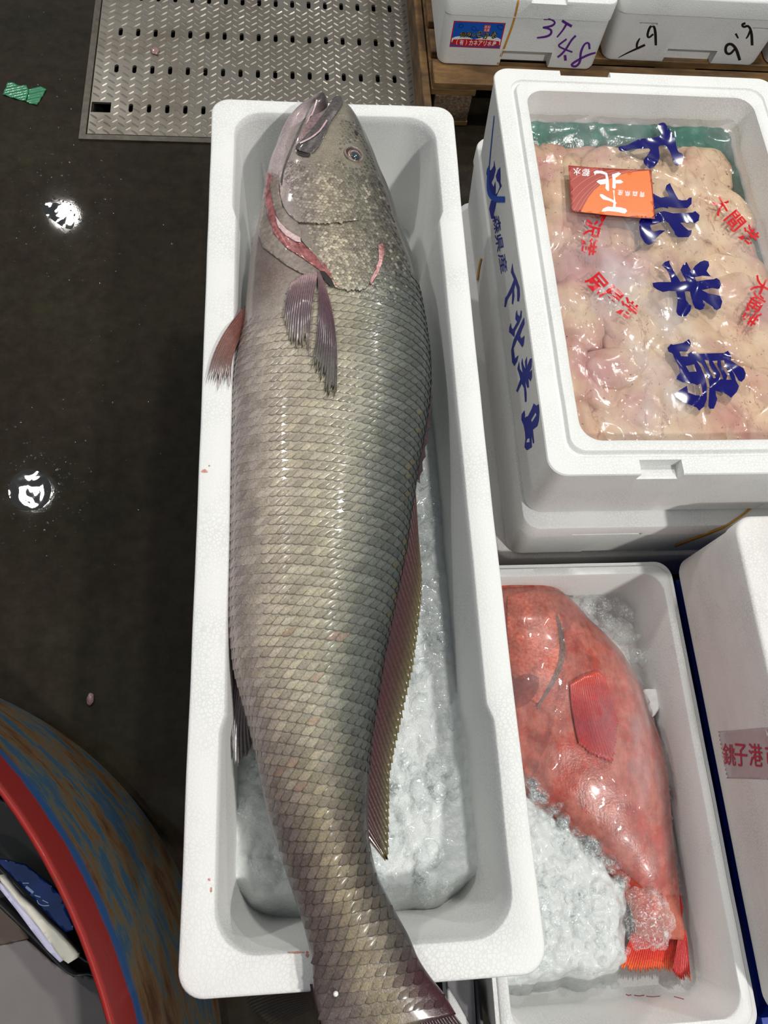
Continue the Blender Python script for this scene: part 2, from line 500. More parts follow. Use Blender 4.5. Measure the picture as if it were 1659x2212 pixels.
# two shallow puddles
def puddle(name, pts, label):
    V, F = tri_fill([chaikin(pts, 2)], 6); v2 = []
    for v in V:
        p = at(v.x, v.y, 0); v2.append((p.x, p.y, 0.0010 + 0.0004 * noise.noise(Vector((p.x * 45, p.y * 45, 3)))))
    f2 = []
    for f in F:
        a, b_, c = [Vector(v2[i]) for i in f[:3]]
        f2.append(tuple(f) if (b_ - a).cross(c - a).z > 0 else tuple(f[::-1]))
    tag(mk(name, v2, f2, WATER), label, 'puddle')
puddle('puddle', [(92, 440), (120, 436), (150, 452), (162, 474), (158, 496), (138, 492), (112, 474), (94, 460)], 'small bright puddle on the floor below the green tape scrap')
puddle('puddle', [(18, 1050), (34, 1022), (64, 1012), (96, 1024), (112, 1048), (108, 1076), (92, 1098), (60, 1104), (34, 1098), (20, 1076)], 'round shining puddle on the floor at mid height, beside the long box')

# torn green tape on the floor
GREEN_TAPE = simple('green_cloth_tape', lin(20, 118, 76), 0.35, nscale=90, var=0.2, bmp=0.3, coat=0.3)
tp = tag(empty('torn_tape', at(55, 203, 0)), 'torn scrap of green cloth tape stuck to the wet floor', 'tape')
def flat_patch(name, pts, z, mat, parent, step=5, h=lambda x, y: 0, thick=0.0008):
    V, F = tri_fill([resample(pts, step)], step); n = len(V); v2 = []; f2 = []
    for v in V:
        p = at(v.x, v.y, z); p.z += h(v.x, v.y); v2.append(p)
    for v in list(v2): v2.append(v - Vector((0, 0, thick)))
    ec = Counter()
    for f in F:
        a, b_, c = [v2[i] for i in f[:3]]
        if (b_ - a).cross(c - a).z < 0: f = f[::-1]
        f2.append(tuple(f)); f2.append(tuple(i + n for i in f[::-1]))
        for i in range(len(f)): ec[(f[i], f[(i + 1) % len(f)])] += 1
    for e in ec:
        if (e[1], e[0]) not in ec: f2.append((e[1], e[0], e[0] + n, e[1] + n))
    return mk(name, v2, f2, mat, parent)
z13 = 13.825
fold = lambda x, y: 0.0012 * math.sin((y + x * 0.22) * 0.55)
flat_patch('tape_piece', Z(0, 160, z13, [(230, 230), (340, 240), (470, 290), (600, 345), (790, 340), (850, 470), (830, 600), (760, 800), (500, 745), (70, 600), (100, 560), (190, 330)]), .003, GREEN_TAPE, tp, 3, fold)
flat_patch('tape_piece', Z(0, 160, z13, [(860, 460), (1050, 400), (1190, 370), (1380, 440), (1330, 540), (1250, 680), (1100, 920), (900, 870), (780, 830), (830, 650)]), .003, GREEN_TAPE, tp, 3, fold)

# fish debris scraps on the floor
SCRAP = simple('fish_scrap', lin(150, 118, 116), 0.25, nscale=300, var=0.3, coat=0.6)
def blob(name, c, sx, sy, sz, mat, label=None, cat=None, group=None, seed=0, sub=3, amp=.25, freq=2.2, parent=None, rz=0, ry=0, rx=0):
    bm = bmesh.new(); bmesh.ops.create_icosphere(bm, subdivisions=sub, radius=1)
    M = Matrix.Translation(c) @ Matrix.Rotation(rz, 4, 'Z') @ Matrix.Rotation(ry, 4, 'Y') @ Matrix.Rotation(rx, 4, 'X') @ Matrix.Diagonal((sx, sy, sz, 1))
    for v in bm.verts:
        q = v.co * freq + Vector((seed * 3.7, seed * 1.3, seed))
        k = 1 + amp * noise.noise(q) + amp * .4 * noise.noise(q * 2.7)
        v.co = M @ (v.co * k)
    me = bpy.data.meshes.new(name); bm.to_mesh(me); bm.free()
    o = link(name, me, mat, parent)
    if label: tag(o, label, cat, group)
    return o
blob('fish_scrap', at(195, 1510, .004), .007, .012, .005, SCRAP, 'small pink fish scrap on the dark floor above the rusty drum', 'scrap', seed=3)
blob('fish_scrap', at(335, 110, .008), .012, .014, .005, SCRAP, 'small reddish fish scrap on the steel drain cover', 'scrap', seed=5)

# ================================================================== MAIN LONG BOX
long_box = tag(empty('long_foam_box', (0.057, 0.49, 0.30)), 'long open white foam box holding the big silver fish on ice', 'box')
mx0, mx1, my0, my1 = -.152, .2685, -.178, 1.162
ix0, ix1, iy0, iy1 = -.113, .2325, -.139, 1.134
def warp_o(p):
    x, y, z = p
    k = 1 - ((y - .42) / .75) ** 2
    if k > 0:
        if x > .1: x -= .0075 * k
        else: x += .002 * k
    return [x, y, z]
def warp_i(p):
    x, y, z = p
    s = smoothstep(.105, .125, y) * (1 - smoothstep(.91, .93, y))
    if x < -.07: x += .006 * s
    if x > .19: x -= .0075 * s
    return [x, y, z]
def rr_o(i, z, r=.030): return rrect(mx0 + i, mx1 - i, my0 + i, my1 - i, r, z, 8, 60, warp_o)
def rr_i(i, z, r=.05): return rrect(ix0 + i, ix1 - i, iy0 + i, iy1 - i, r, z, 8, 60, warp_i)
rg = [rr_o(.034, .30), rr_o(.026, .303), rr_o(.024, .31), rr_o(.003, .580), rr_o(.0004, .594), rr_o(0, .597), rr_o(.0012, .5993), rr_o(.004, .60),
      rr_i(-.0015, .60, .052), rr_i(.0005, .598), rr_i(.003, .585), rr_i(.016, .40), rr_i(.03, .372), rr_i(.05, .365)]
vs, fs = loft(rg)
mb = mk('box_body', jitter(vs, .0009, 9), fs, FOAM, long_box); sharp_by_angle(mb, 60)
BLOOD = simple('blood_stain', lin(206, 150, 134), .3, nscale=400, var=.35)
tM = bvh(mb)
for (cx, cy, rx_, ry_) in ((442, 1018, 9, 4), (452, 1006, 3, 2), (452, 1900, 3, 4), (456, 1922, 3, 7), (640, 2058, 18, 3), (664, 2062, 5, 7), (500, 955, 2, 3)):
    drape('blood_stain', [(cx + rx_ * math.cos(q * .7) * random.uniform(.6, 1.2), cy + ry_ * math.sin(q * .7) * random.uniform(.6, 1.2)) for q in range(9)], tM, BLOOD, long_box, off=.0003, step=3)
# the box below carries it
lower_root, _, _ = lidded_box('long_foam_box', -.14, .250, -.16, 1.14, 0, .30, .012, FOAM_OLD, 'long lidded white foam box standing under the big fish box')

# ------------------------------------------------------------------ ice
m, nt, b = mat_new('ice_bed')
n1 = nz(nt, 60, 5, 0.6); n2 = nz(nt, 190, 4, 0.6)
c = ramp(nt, n1.outputs[0], [(0.30, lin(212, 217, 215)), (0.65, lin(226, 230, 228))]); nt.links.new(c.outputs[0], b.inputs['Base Color'])
setp(b, rough=0.2, spec=0.45, coat=0.3, coatr=0.06, sss=0.3); b.inputs['Subsurface Radius'].default_value = (.01, .012, .014)
bump(nt, b, n1.outputs[0], 0.4, 0.003); bump(nt, b, n2.outputs[0], 0.9, 0.0016)
ICE_BED = m
m, nt, b = mat_new('clear_ice')
setp(b, color=lin(232, 238, 238), rough=0.05, spec=0.9, coat=0.8, coatr=0.03)
n1 = nz(nt, 110, 4, 0.65); bump(nt, b, n1.outputs[0], 0.6, 0.0015); vn = nz(nt, 170, 5, .75, dist=1.5)
tr = nd(nt, 'ShaderNodeBsdfTransparent'); tr.inputs[0].default_value = (0.985, 0.99, 0.99, 1)
lw = nd(nt, 'ShaderNodeLayerWeight'); lw.inputs[0].default_value = 0.45
rf = ramp(nt, lw.outputs['Facing'], [(0.0, (0.10,) * 3), (0.6, (0.20,) * 3), (1.0, (0.34,) * 3)]); rv_ = ramp(nt, vn.outputs[0], [(.52, (0,) * 3), (.60, (.5,) * 3)])
ad = nd(nt, 'ShaderNodeMath', operation='ADD'); nt.links.new(rf.outputs[0], ad.inputs[0]); nt.links.new(rv_.outputs[0], ad.inputs[1])
mx = nd(nt, 'ShaderNodeMixShader'); ge = nd(nt, 'ShaderNodeNewGeometry'); ib = nd(nt, 'ShaderNodeMath', operation='SUBTRACT'); ib.inputs[0].default_value = 1.0; nt.links.new(ge.outputs['Backfacing'], ib.inputs[1]); am = nd(nt, 'ShaderNodeMath', operation='MULTIPLY'); nt.links.new(ad.outputs[0], am.inputs[0]); nt.links.new(ib.outputs[0], am.inputs[1]); nt.links.new(am.outputs[0], mx.inputs[0]); nt.links.new(tr.outputs[0], mx.inputs[1]); nt.links.new(b.outputs[0], mx.inputs[2])
nt.links.new(mx.outputs[0], nt.nodes['Material Output'].inputs[0])
ICE = m
def cell(x, y, s):
    p = Vector((x * s, y * s, 1.7)); d, _ = noise.voronoi(p, distance_metric='DISTANCE'); return d[1] - d[0]
def ice_field(name, inside, bb, zf, step, mat, label, bumpy=.010):
    x0, x1, y0, y1 = bb; nx = int((x1 - x0) / step); ny = int((y1 - y0) / step)
    idx = {}; vs = []; fs = []
    for j in range(ny + 1):
        for i in range(nx + 1):
            x = x0 + (x1 - x0) * i / nx; y = y0 + (y1 - y0) * j / ny
            if not inside(x, y): continue
            h = zf(x, y) + bumpy * (min(cell(x, y, 42), .5) + .5 * noise.noise(Vector((x * 25, y * 25, 2))) + .4 * min(cell(x, y, 95), .5))
            idx[(i, j)] = len(vs); vs.append((x, y, h))
    for j in range(ny):
        for i in range(nx):
            k = [(i, j), (i + 1, j), (i + 1, j + 1), (i, j + 1)]
            if all(q in idx for q in k): fs.append(tuple(idx[q] for q in k))
    o = mk(name, vs, fs, mat); tag(o, label, 'ice', kind='stuff'); return o
def in_main(x, y):
    a0, a1, b0, b1, r = ix0 + .010, ix1 - .010, iy0 + .012, iy1 - .012, .05
    if not (a0 < x < a1 and b0 < y < b1): return False
    dx = max(a0 + r - x, x - (a1 - r), 0); dy = max(b0 + r - y, y - (b1 - r), 0)
    return dx * dx + dy * dy < r * r
def z_main(x, y):
    z = .455 - .055 * smoothstep(.75, 1.12, y) - .02 * smoothstep(.55, .75, y) + .012 * smoothstep(.45, .1, y)
    dd = min(x - ix0 - .012, ix1 - .012 - x, y + .112 + .012 * noise.noise(Vector((x * 20, y * 20, 4))), iy1 - .02 - y)
    return z - .008 * (1 - smoothstep(0, .02, min(x - ix0 - .012, ix1 - .012 - x))) - .110 * (1 - smoothstep(-.150, -.085, y + .02 * smoothstep(.06, .0, min(x - ix0 - .012, ix1 - .012 - x)) * -1 + .010 * noise.noise(Vector((x * 20, y * 20, 4)))))
ice_main = ice_field('ice_bed', in_main, (ix0, ix1, iy0, iy1), z_main, .0035, ICE_BED, 'crushed ice bedding under the big silver fish', bumpy=.006)
_ico = {}
def chunk_vf(c, r, seed, flat=.62, sub=2):
    if sub not in _ico:
        bm = bmesh.new(); bmesh.ops.create_icosphere(bm, subdivisions=sub, radius=1); bm.verts.index_update()
        _ico[sub] = ([v.co.copy() for v in bm.verts], [tuple(v.index for v in f.verts) for f in bm.faces]); bm.free()
    V, F = _ico[sub]; rnd = random.Random(seed)
    ex = rnd.uniform(.75, 1.5); M = Matrix.Translation(c) @ Matrix.Rotation(rnd.uniform(0, 6), 4, 'Z') @ Matrix.Rotation(rnd.uniform(-.5, .5), 4, 'X')
    out = []
    for v in V:
        q = v * (1 + .35 * noise.noise(v * 1.6 + Vector((seed * .37, seed * .11, 0))) + .12 * noise.noise(v * 4 + Vector((0, seed * .2, 0))))
        m_ = max(abs(q.x), abs(q.y), abs(q.z)); q = q * (1 - .25 * (1 - m_))
        out.append(M @ Vector((q.x * r * ex, q.y * r / ex, q.z * r * flat)))
    return out, F
def chunks(name, spots, mat, label, smooth=True, parent=None):
    vs = []; fs = []
    for i, (c, r) in enumerate(spots):
        v, f = chunk_vf(c, r, i * 7 + 3); b0 = len(vs); vs += v; fs += [tuple(b0 + q for q in g) for g in f]
    o = mk(name, vs, fs, mat, parent, smooth); return o
sp = []
for _ in range(620):
    x, y = random.uniform(ix0 + .02, ix1 - .02), random.uniform(iy0 + .02, 1.0)
    if not in_main(x - .012 if x > 0 else x + .0, y) or not in_main(x + .012, y): continue
    if y > .62 and random.random() < .75: continue
    if -.07 < x < .09 and y > 0.1: continue
    if y < -.095 or x < ix0 + .032 or x > ix1 - .032: continue
    sp.append((Vector((x, y, z_main(x, y) + random.uniform(.002, .010))), random.choice((.006, .008, .010, .014, .020))))
tag(chunks('ice_chunks', sp, ICE, ''), 'loose clear ice chunks lying on the ice bed beside the big fish', 'ice', kind='stuff')

# ================================================================== THE BIG FISH
ST = [(719, 219, 737, 219), (712, 228, 748, 228), (704, 240, 759, 240), (690, 256, 770, 257), (655, 277, 781, 277), (610, 302, 793, 302), (589, 338, 808, 338),
      (578, 375, 821, 374), (571, 410, 836, 408), (565, 445, 849, 445), (556, 490, 863, 492), (545, 534, 880, 534), (538, 584, 897, 584), (533, 640, 908, 640),
      (524, 718, 922, 718), (510, 780, 929, 775), (503, 830, 930, 830), (500, 900, 924, 900), (499, 960, 913, 962), (498, 1010, 904, 1010), (498, 1060, 897, 1060),
      (497, 1110, 890, 1102), (496, 1190, 879, 1184), (494, 1270, 863, 1266), (495, 1350, 846, 1348), (503, 1440, 830, 1430), (518, 1500, 817, 1512),
      (535, 1560, 806, 1580), (553, 1640, 799, 1650), (566, 1705, 796, 1715), (587, 1793, 795, 1775), (606, 1850, 799, 1820), (628, 1915, 812, 1878),
      (648, 1975, 832, 1925), (662, 2025, 856, 1972), (670, 2062, 882, 2020), (675, 2121, 905, 2072), (683, 2169, 930, 2110), (692, 2207, 958, 2145), (702, 2245, 985, 2190)]
zm = ([219, 300, 400, 500, 700, 1000, 1500, 1700, 1850, 1950, 2050, 2130, 2245], [.640, .622, .604, .592, .580, .574, .572, .576, .590, .608, .632, .640, .640])
hm = ([219, 228, 240, 277, 338, 445, 584, 830, 1184, 1500, 1700, 1850, 1975, 2060, 2120, 2245], [.005, .012, .018, .032, .048, .064, .076, .086, .086, .078, .066, .054, .040, .029, .020, .009])
ST = np.array(ST, float)
d = np.concatenate([[0], np.cumsum(np.hypot(*(np.diff((ST[:, :2] + ST[:, 2:]) / 2, axis=0).T)))])
NS = 240; NA = 72
# smooth (cubic) interpolation of the outline stations
def cub(xk, yk, x):
    mt = np.gradient(yk, xk); i = np.clip(np.searchsorted(xk, x) - 1, 0, len(xk) - 2)
    h = xk[i + 1] - xk[i]; t = (x - xk[i]) / h
    return (2 * t**3 - 3 * t**2 + 1) * yk[i] + (t**3 - 2 * t**2 + t) * h * mt[i] + (-2 * t**3 + 3 * t**2) * yk[i + 1] + (t**3 - t**2) * h * mt[i + 1]
S = np.linspace(0, d[-1], NS); SS = np.stack([cub(d, ST[:, k], S) for k in range(4)], 1)
G = np.zeros((NS, NA, 3)); PY = np.zeros(NS)
for i in range(NS):
    lx, ly, rx, ry = SS[i]; my = (ly + ry) / 2; PY[i] = my
    zc = np.interp(my, *zm); h = np.interp(my, *hm)
    Lp = np.array(at(lx, ly, zc)); Rp = np.array(at(rx, ry, zc)); mid = (Lp + Rp) / 2; hw = (Rp - Lp) / 2
    for k in range(NA):
        a = 2 * math.pi * k / NA
        # a=pi left (belly), a=0 right (back), upper half seen by the camera
        c_, s_ = math.cos(a), math.sin(a)
        ex = abs(s_) ** .92
        G[i, k] = mid + hw * (abs(c_) ** .94 * (1 if c_ > 0 else -1)) + np.array([0, 0, h]) * (ex if s_ > 0 else -ex)
# gentle surface unevenness
for i in range(NS):
    for k in range(NA):
        G[i, k, 2] += .0012 * noise.noise(Vector(G[i, k] * 22))
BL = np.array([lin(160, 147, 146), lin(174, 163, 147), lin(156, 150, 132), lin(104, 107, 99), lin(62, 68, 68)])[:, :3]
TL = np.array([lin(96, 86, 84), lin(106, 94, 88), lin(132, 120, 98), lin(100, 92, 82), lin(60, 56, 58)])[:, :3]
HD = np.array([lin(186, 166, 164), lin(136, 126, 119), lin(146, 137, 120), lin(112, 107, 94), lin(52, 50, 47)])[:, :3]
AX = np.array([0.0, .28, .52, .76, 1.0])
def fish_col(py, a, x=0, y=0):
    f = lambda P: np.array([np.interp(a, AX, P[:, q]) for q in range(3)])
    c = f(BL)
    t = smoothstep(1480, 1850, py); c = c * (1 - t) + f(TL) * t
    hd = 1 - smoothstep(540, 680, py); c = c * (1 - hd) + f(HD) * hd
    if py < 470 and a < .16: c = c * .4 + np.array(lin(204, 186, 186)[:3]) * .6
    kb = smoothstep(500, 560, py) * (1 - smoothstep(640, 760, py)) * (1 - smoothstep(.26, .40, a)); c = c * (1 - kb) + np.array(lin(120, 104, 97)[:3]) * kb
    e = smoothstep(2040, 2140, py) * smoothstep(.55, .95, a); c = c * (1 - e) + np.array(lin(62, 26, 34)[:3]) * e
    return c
vs = G.reshape(-1, 3); fs = []; cols = []
for i in range(NS):
    for k in range(NA):
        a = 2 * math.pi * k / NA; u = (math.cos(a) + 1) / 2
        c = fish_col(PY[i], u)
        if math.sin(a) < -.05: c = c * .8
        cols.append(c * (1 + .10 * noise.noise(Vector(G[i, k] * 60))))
for i in range(NS - 1):
    for k in range(NA):
        j = (k + 1) % NA; fs.append((i * NA + k, i * NA + j, (i + 1) * NA + j, (i + 1) * NA + k))
fs.append(tuple(range(NA))[::-1]); fs.append(tuple((NS - 1) * NA + k for k in range(NA)))
fs = [tuple(f[::-1]) for f in fs]
def skin_mat(name, scale_mode=False):
    m, nt, b = mat_new(name)
    at_ = nd(nt, 'ShaderNodeAttribute', attribute_name='col')
    n1 = nz(nt, 420, 4, 0.65); n2 = nz(nt, 45, 4, 0.6)
    r = ramp(nt, n1.outputs[0], [(0.3, (0.72,) * 3), (0.7, (1.25,) * 3)])
    c = mixc(nt, at_.outputs['Color'], r.outputs[0], 1.0, 'MULTIPLY')
    r2 = ramp(nt, n2.outputs[0], [(0.3, (0.86, 0.84, 0.84, 1)), (0.7, (1.12, 1.12, 1.08, 1))])
    c = mixc(nt, c, r2.outputs[0], 1.0, 'MULTIPLY')
    nt.links.new(c, b.inputs['Base Color'])
    if scale_mode:
        setp(b, metal=0.22, rough=0.40, spec=0.38, coat=0.20, coatr=0.14)
        bump(nt, b, n1.outputs[0], 0.6, 0.0008)
    else:
        setp(b, metal=0.12, rough=0.36, spec=0.5, coat=0.5, coatr=0.10)
        bump(nt, b, n1.outputs[0], 0.35, 0.0007); bump(nt, b, n2.outputs[0], 0.35, 0.004)
    return m
SKIN = skin_mat('fish_skin'); SCALE_M = skin_mat('fish_scale', True)
fish = tag(empty('silver_fish', (0.03, 0.5, 0.48)), 'huge silver-scaled fish lying on its side in the long foam box', 'fish')
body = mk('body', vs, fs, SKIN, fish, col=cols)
# lower jaw
J = np.array([(688, 206, 704, 208), (676, 213, 708, 220), (663, 226, 708, 236), (647, 236, 702, 252), (632, 251, 694, 266), (616, 272, 688, 286), (603, 298, 680, 306), (593, 328, 672, 334), (588, 362, 660, 366), (582, 392, 640, 396)], float)
jv = []; jf = []; jc = []; NJ = 60; NB = 32
tt = np.linspace(0, len(J) - 1, NJ); JJ = np.stack([cub(np.arange(len(J), dtype=float), J[:, q], tt) for q in range(4)], 1)
for i in range(NJ):
    t = i / (NJ - 1); zc = .640 - .034 * t; h = .007 + .022 * math.sin(min(1, t * 1.7) * math.pi / 2) - .004 * t
    Lp = np.array(at(*JJ[i][:2], zc)); Rp = np.array(at(*JJ[i][2:], zc)); mid = (Lp + Rp) / 2; hw = (Rp - Lp) / 2
    for k in range(NB):
        a = 2 * math.pi * k / NB; jv.append(mid + hw * math.cos(a) + np.array([0, 0, h * math.sin(a)]))
        u = (math.cos(a) + 1) / 2
        dark = 1 - smoothstep(.25, .55, t); base = np.array(lin(196, 176, 178)[:3]) * (1 - u) + np.array(lin(104, 94, 92)[:3]) * u
        g = np.array(lin(60, 48, 48)[:3]); kk = dark * smoothstep(.15, .6, u)
        jc.append(base * (1 - kk) + g * kk)
for i in range(NJ - 1):
    for k in range(NB):
        j = (k + 1) % NB; jf.append((i * NB + k, (i + 1) * NB + k, (i + 1) * NB + j, i * NB + j))
jf += [tuple(range(NB)), tuple((NJ - 1) * NB + k for k in range(NB))[::-1]]
jaw = mk('lower_jaw', jv, jf, SKIN, fish, col=jc)
bt = bvh(body, jaw); bt_body = bvh(body)

# --- scales on the body (thousands of little overlapping plates) ---
def gpos(s, a):
    s = min(max(s, 0), NS - 1.001); i = int(s); fsx = s - i; a = a % NA; k = int(a); fa = a - k; k2 = (k + 1) % NA
    return (G[i, k] * (1 - fa) + G[i, k2] * fa) * (1 - fsx) + (G[i + 1, k] * (1 - fa) + G[i + 1, k2] * fa) * fsx
rowlen = np.concatenate([[0], np.cumsum([np.linalg.norm(G[i + 1, NA // 4] - G[i, NA // 4]) for i in range(NS - 1)])])
def s_of_py(py): return float(np.interp(py, PY, np.arange(NS)))
sv = []; sf = []; scol = []
def add_scale(P, T, B, N, quad_, c, lift, ring=.42):
    """quad_: corners (along, across) front-left, rear-left, rear-right, front-right of the visible plate"""
    b0 = len(sv); o = []
    for k in range(4):
        a = quad_[k]; b_ = quad_[(k + 1) % 4]
        o.append((a[0] * .93, a[1] * .93)); o.append(((a[0] + b_[0]) / 2 * (1.10 if k == 1 else 1.03), (a[1] + b_[1]) / 2 * (1.10 if k == 1 else 1.03)))
    lm = max(abs(q[0]) for q in o) or 1
    for q, hz, sh in ((1.03, 0.0, ring), (.84, .6, 1.0)):
        for (u, v) in o:
            x = u / lm
            sv.append(P + T * u * q + B * v * q + N * (lift * (.30 + .70 * x) + hz * lift * .5)); scol.append(c * sh)
    sv.append(P + N * (lift * 1.05)); scol.append(c * 1.08)
    for k in range(8):
        j_ = (k + 1) % 8
        sf.append((b0 + k, b0 + j_, b0 + 8 + j_, b0 + 8 + k)); sf.append((b0 + 8 + k, b0 + 8 + j_, b0 + 16))
def dia(l, w_): return [(-l, 0), (0, -w_), (l, 0), (0, w_)]
smin, smax = s_of_py(628), NS - 2
Lmin, Lmax = np.interp(smin, np.arange(NS), rowlen), np.interp(smax, np.arange(NS), rowlen)
hp = .0108
row = 0; Lp_ = Lmin - .02
def shear(arc): # rows lean one way over the flank and level out along the back
    return -.50 * arc + .9 * max(0, arc - .26) ** 2
while Lp_ < Lmax + .30:
    for col in range(-2, 60):
        arc = (col * 2 + (row % 2)) * hp * 1.0
        Lq = Lp_ + shear(arc)
        if Lq < Lmin or Lq > Lmax: continue
        s = float(np.interp(Lq, rowlen, np.arange(NS))); i = int(s)
        sec = G[i]
        if i not in _glyph.setdefault('arc', {}):
            ks = list(range(NA // 2 + 5, -6, -1)); P_ = np.array([sec[q % NA] for q in ks]); L_ = np.concatenate([[0], np.cumsum(np.linalg.norm(np.diff(P_, axis=0), axis=1))])
            _glyph['arc'][i] = (L_, np.array(ks, float))
        L_, ks = _glyph['arc'][i]
        shift = .16 * smoothstep(1500, 2000, PY[i]) * 0
        if arc < 0 or arc > L_[-1]: continue
        a = float(np.interp(arc, L_, ks))
        u = (math.cos(2 * math.pi * a / NA) + 1) / 2
        P = gpos(s, a); Tn = gpos(s + 1.5, a) - gpos(s - 1.5, a); Bn = gpos(s, a - 1) - gpos(s, a + 1)
        T_ = Vector(Tn).normalized(); B_ = Vector(Bn).normalized(); N_ = T_.cross(B_).normalized()
        if N_.dot(Vector(P) - Vector(G[i].mean(0))) < 0: N_ = -N_
        py = PY[i]
        if py < 650 and .30 < u < .82 and py < 634: continue
        if py < 720 and u < .33 - .1 * smoothstep(650, 720, py): continue
        c = fish_col(py, u) * random.uniform(.80, 1.22)
        c = c * np.array([1, random.uniform(.98, 1.01), random.uniform(.93, 1.03)])
        if 900 < py < 1400 and u > .93 and random.random() < .25: c = c * .6 + np.array(lin(112, 98, 62)[:3]) * .4
        if 1350 < py < 1750 and .2 < u < .7 and random.random() < .05: c = c * .7 + np.array(lin(150, 92, 66)[:3]) * .3
        lift = (.00065 if u > .2 else .0004) * (1 - .4 * smoothstep(1900, 2100, py))
        if py > 1650 and not .05 < u < .95: continue
        if py > 2195: continue
        ds = (shear(arc + hp) - shear(arc)) # slope of the rows here
        r_ = .62 * hp
        v1 = (r_ + ds, hp); v2 = (r_ - ds, -hp)   # lattice vectors (along, across)
        qd_ = [(-(v1[0] + v2[0]) / 2, 0.0), ((v2[0] - v1[0]) / 2, -hp), ((v1[0] + v2[0]) / 2, 0.0), ((v1[0] - v2[0]) / 2, hp)]
        rg_ = .34 if u > .24 else (1.18 if py < 1500 else .6)
        jx = random.uniform(-.08, .08)
        add_scale(Vector(P) - N_ * .0002, (T_ + B_ * jx).normalized(), B_, (N_ + B_ * random.uniform(-.07, .07) + T_ * random.uniform(-.05, .05)).normalized(), qd_, c, lift, rg_)
    Lp_ += .62 * hp; row += 1


# --- gill covers and head pieces draped on the head
def piece_mat(name, c1, c2, rough=.3, metal=.05, coat=.6, ns=160, bmp=.4):
    m, nt, b = mat_new(name); n = nz(nt, ns, 5, .65); n2 = nz(nt, 28, 4, .6)
    r = ramp(nt, n.outputs[0], [(.3, c1), (.7, c2)]); r2 = ramp(nt, n2.outputs[0], [(.3, (.75,) * 3), (.7, (1.2,) * 3)])
    nt.links.new(mixc(nt, r.outputs[0], r2.outputs[0], 1.0, 'MULTIPLY'), b.inputs['Base Color'])
    setp(b, rough=rough, metal=metal, coat=coat, coatr=.06); bump(nt, b, n.outputs[0], bmp, .0012); return m
OPERC = piece_mat('gill_cover_skin', lin(116, 108, 90), lin(186, 178, 150), .28, .35)
GREY_SKIN = piece_mat('grey_skin', lin(112, 100, 92), lin(156, 142, 130), .35)
RED_FLESH = piece_mat('red_membrane', lin(112, 40, 42), lin(190, 122, 118), .22, ns=90)
PINK_FLESH = piece_mat('pink_membrane', lin(196, 160, 160), lin(222, 196, 196), .25)
JAW_SKIN = piece_mat('jaw_skin', lin(54, 48, 48), lin(98, 90, 86), .34)
MOUTH_L = piece_mat('mouth_lining', lin(96, 78, 78), lin(156, 128, 128), .2)
DARK_GAP = simple('dark_gap', lin(34, 24, 20), .4, coat=.5)
drape('gill_flap', [(566, 425), (580, 425), (586, 468), (598, 506), (622, 538), (660, 562), (692, 585), (706, 604), (688, 602), (650, 592), (618, 574), (590, 552), (570, 536), (560, 505)], bt, GREY_SKIN, fish, step=6,
      offf=lambda x, y: .0022, skirt=.003)
drape('gill_membrane', [(577, 370), (590, 380), (596, 430), (606, 474), (624, 502), (646, 522), (672, 545), (704, 575), (724, 604), (733, 624), (716, 614), (690, 586), (656, 562), (618, 537), (594, 508), (582, 472), (574, 430)], bt, RED_FLESH, fish, step=5,
      offf=lambda x, y: .0032 + .0008 * math.sin((x - y * .6) * .55), skirt=.003)
drape('gill_membrane', [(598, 470), (607, 484), (622, 500), (640, 512), (650, 518), (652, 528), (640, 526), (618, 512), (602, 492)], bt, PINK_FLESH, fish, step=4, off=.0046, skirt=.003)
drape('lower_gill_cover', [(588, 372), (604, 380), (606, 420), (613, 452), (626, 470), (644, 484), (652, 500), (652, 520), (640, 514), (620, 500), (604, 480), (594, 450), (588, 412)], bt, GREY_SKIN, fish, step=5,
      offf=lambda x, y: .0042 * smoothstep(365, 410, y), skirt=.004)
op_loop = [(643, 485), (672, 487), (700, 488), (740, 484), (772, 480), (800, 496), (818, 520), (824, 545), (820, 566), (812, 590), (800, 612), (789, 626), (760, 628), (730, 626), (718, 612), (706, 590), (690, 566), (668, 541), (652, 522), (645, 504)]
hcol = lambda x, y: fish_col(y, (x - SS[int(s_of_py(y))][0]) / (SS[int(s_of_py(y))][2] - SS[int(s_of_py(y))][0])) * 1.0
HEADP = [drape('gill_cover', op_loop, bt, SKIN, fish, step=5, offf=lambda x, y: .0022 * smoothstep(478, 520, y) + .0008, skirt=.004, colf=hcol)]
HEADP.append(drape('cheek_plate', [(604, 372), (604, 400), (607, 425), (615, 452), (628, 470), (644, 483), (672, 485), (700, 486), (740, 482), (772, 477), (788, 462), (800, 430), (790, 385), (760, 368), (700, 360), (640, 360)], bt, SKIN, fish, step=6,
      offf=lambda x, y: .0004 + .0030 * smoothstep(395, 478, y) * (1 - smoothstep(735, 790, x)) + .0012 * (1 - smoothstep(606, 640, x)), skirt=.003, colf=hcol))
drape('gill_gap', [(690, 588), (702, 590), (716, 606), (722, 620), (714, 622), (704, 612)], bt, DARK_GAP, fish, step=4, off=.0042)
drape('gill_gap', [(815, 534), (824, 530), (828, 548), (822, 575), (812, 600), (800, 618), (797, 612), (808, 590), (816, 565)], bt, RED_FLESH, fish, step=4, off=.0050)
ml = [(722, 217), (731, 213), (742, 222), (738, 234), (728, 247), (714, 268), (704, 292), (694, 312), (684, 326), (672, 335), (655, 333), (641, 328), (640, 318), (653, 306), (672, 288), (690, 262), (706, 243), (716, 230)]
drape('upper_jaw', chaikin(ml, 1), bt, JAW_SKIN, fish, step=4, offf=lambda x, y: .0042 + .0016 * math.sin((x * .8 + y * .6) * .16), skirt=.006)
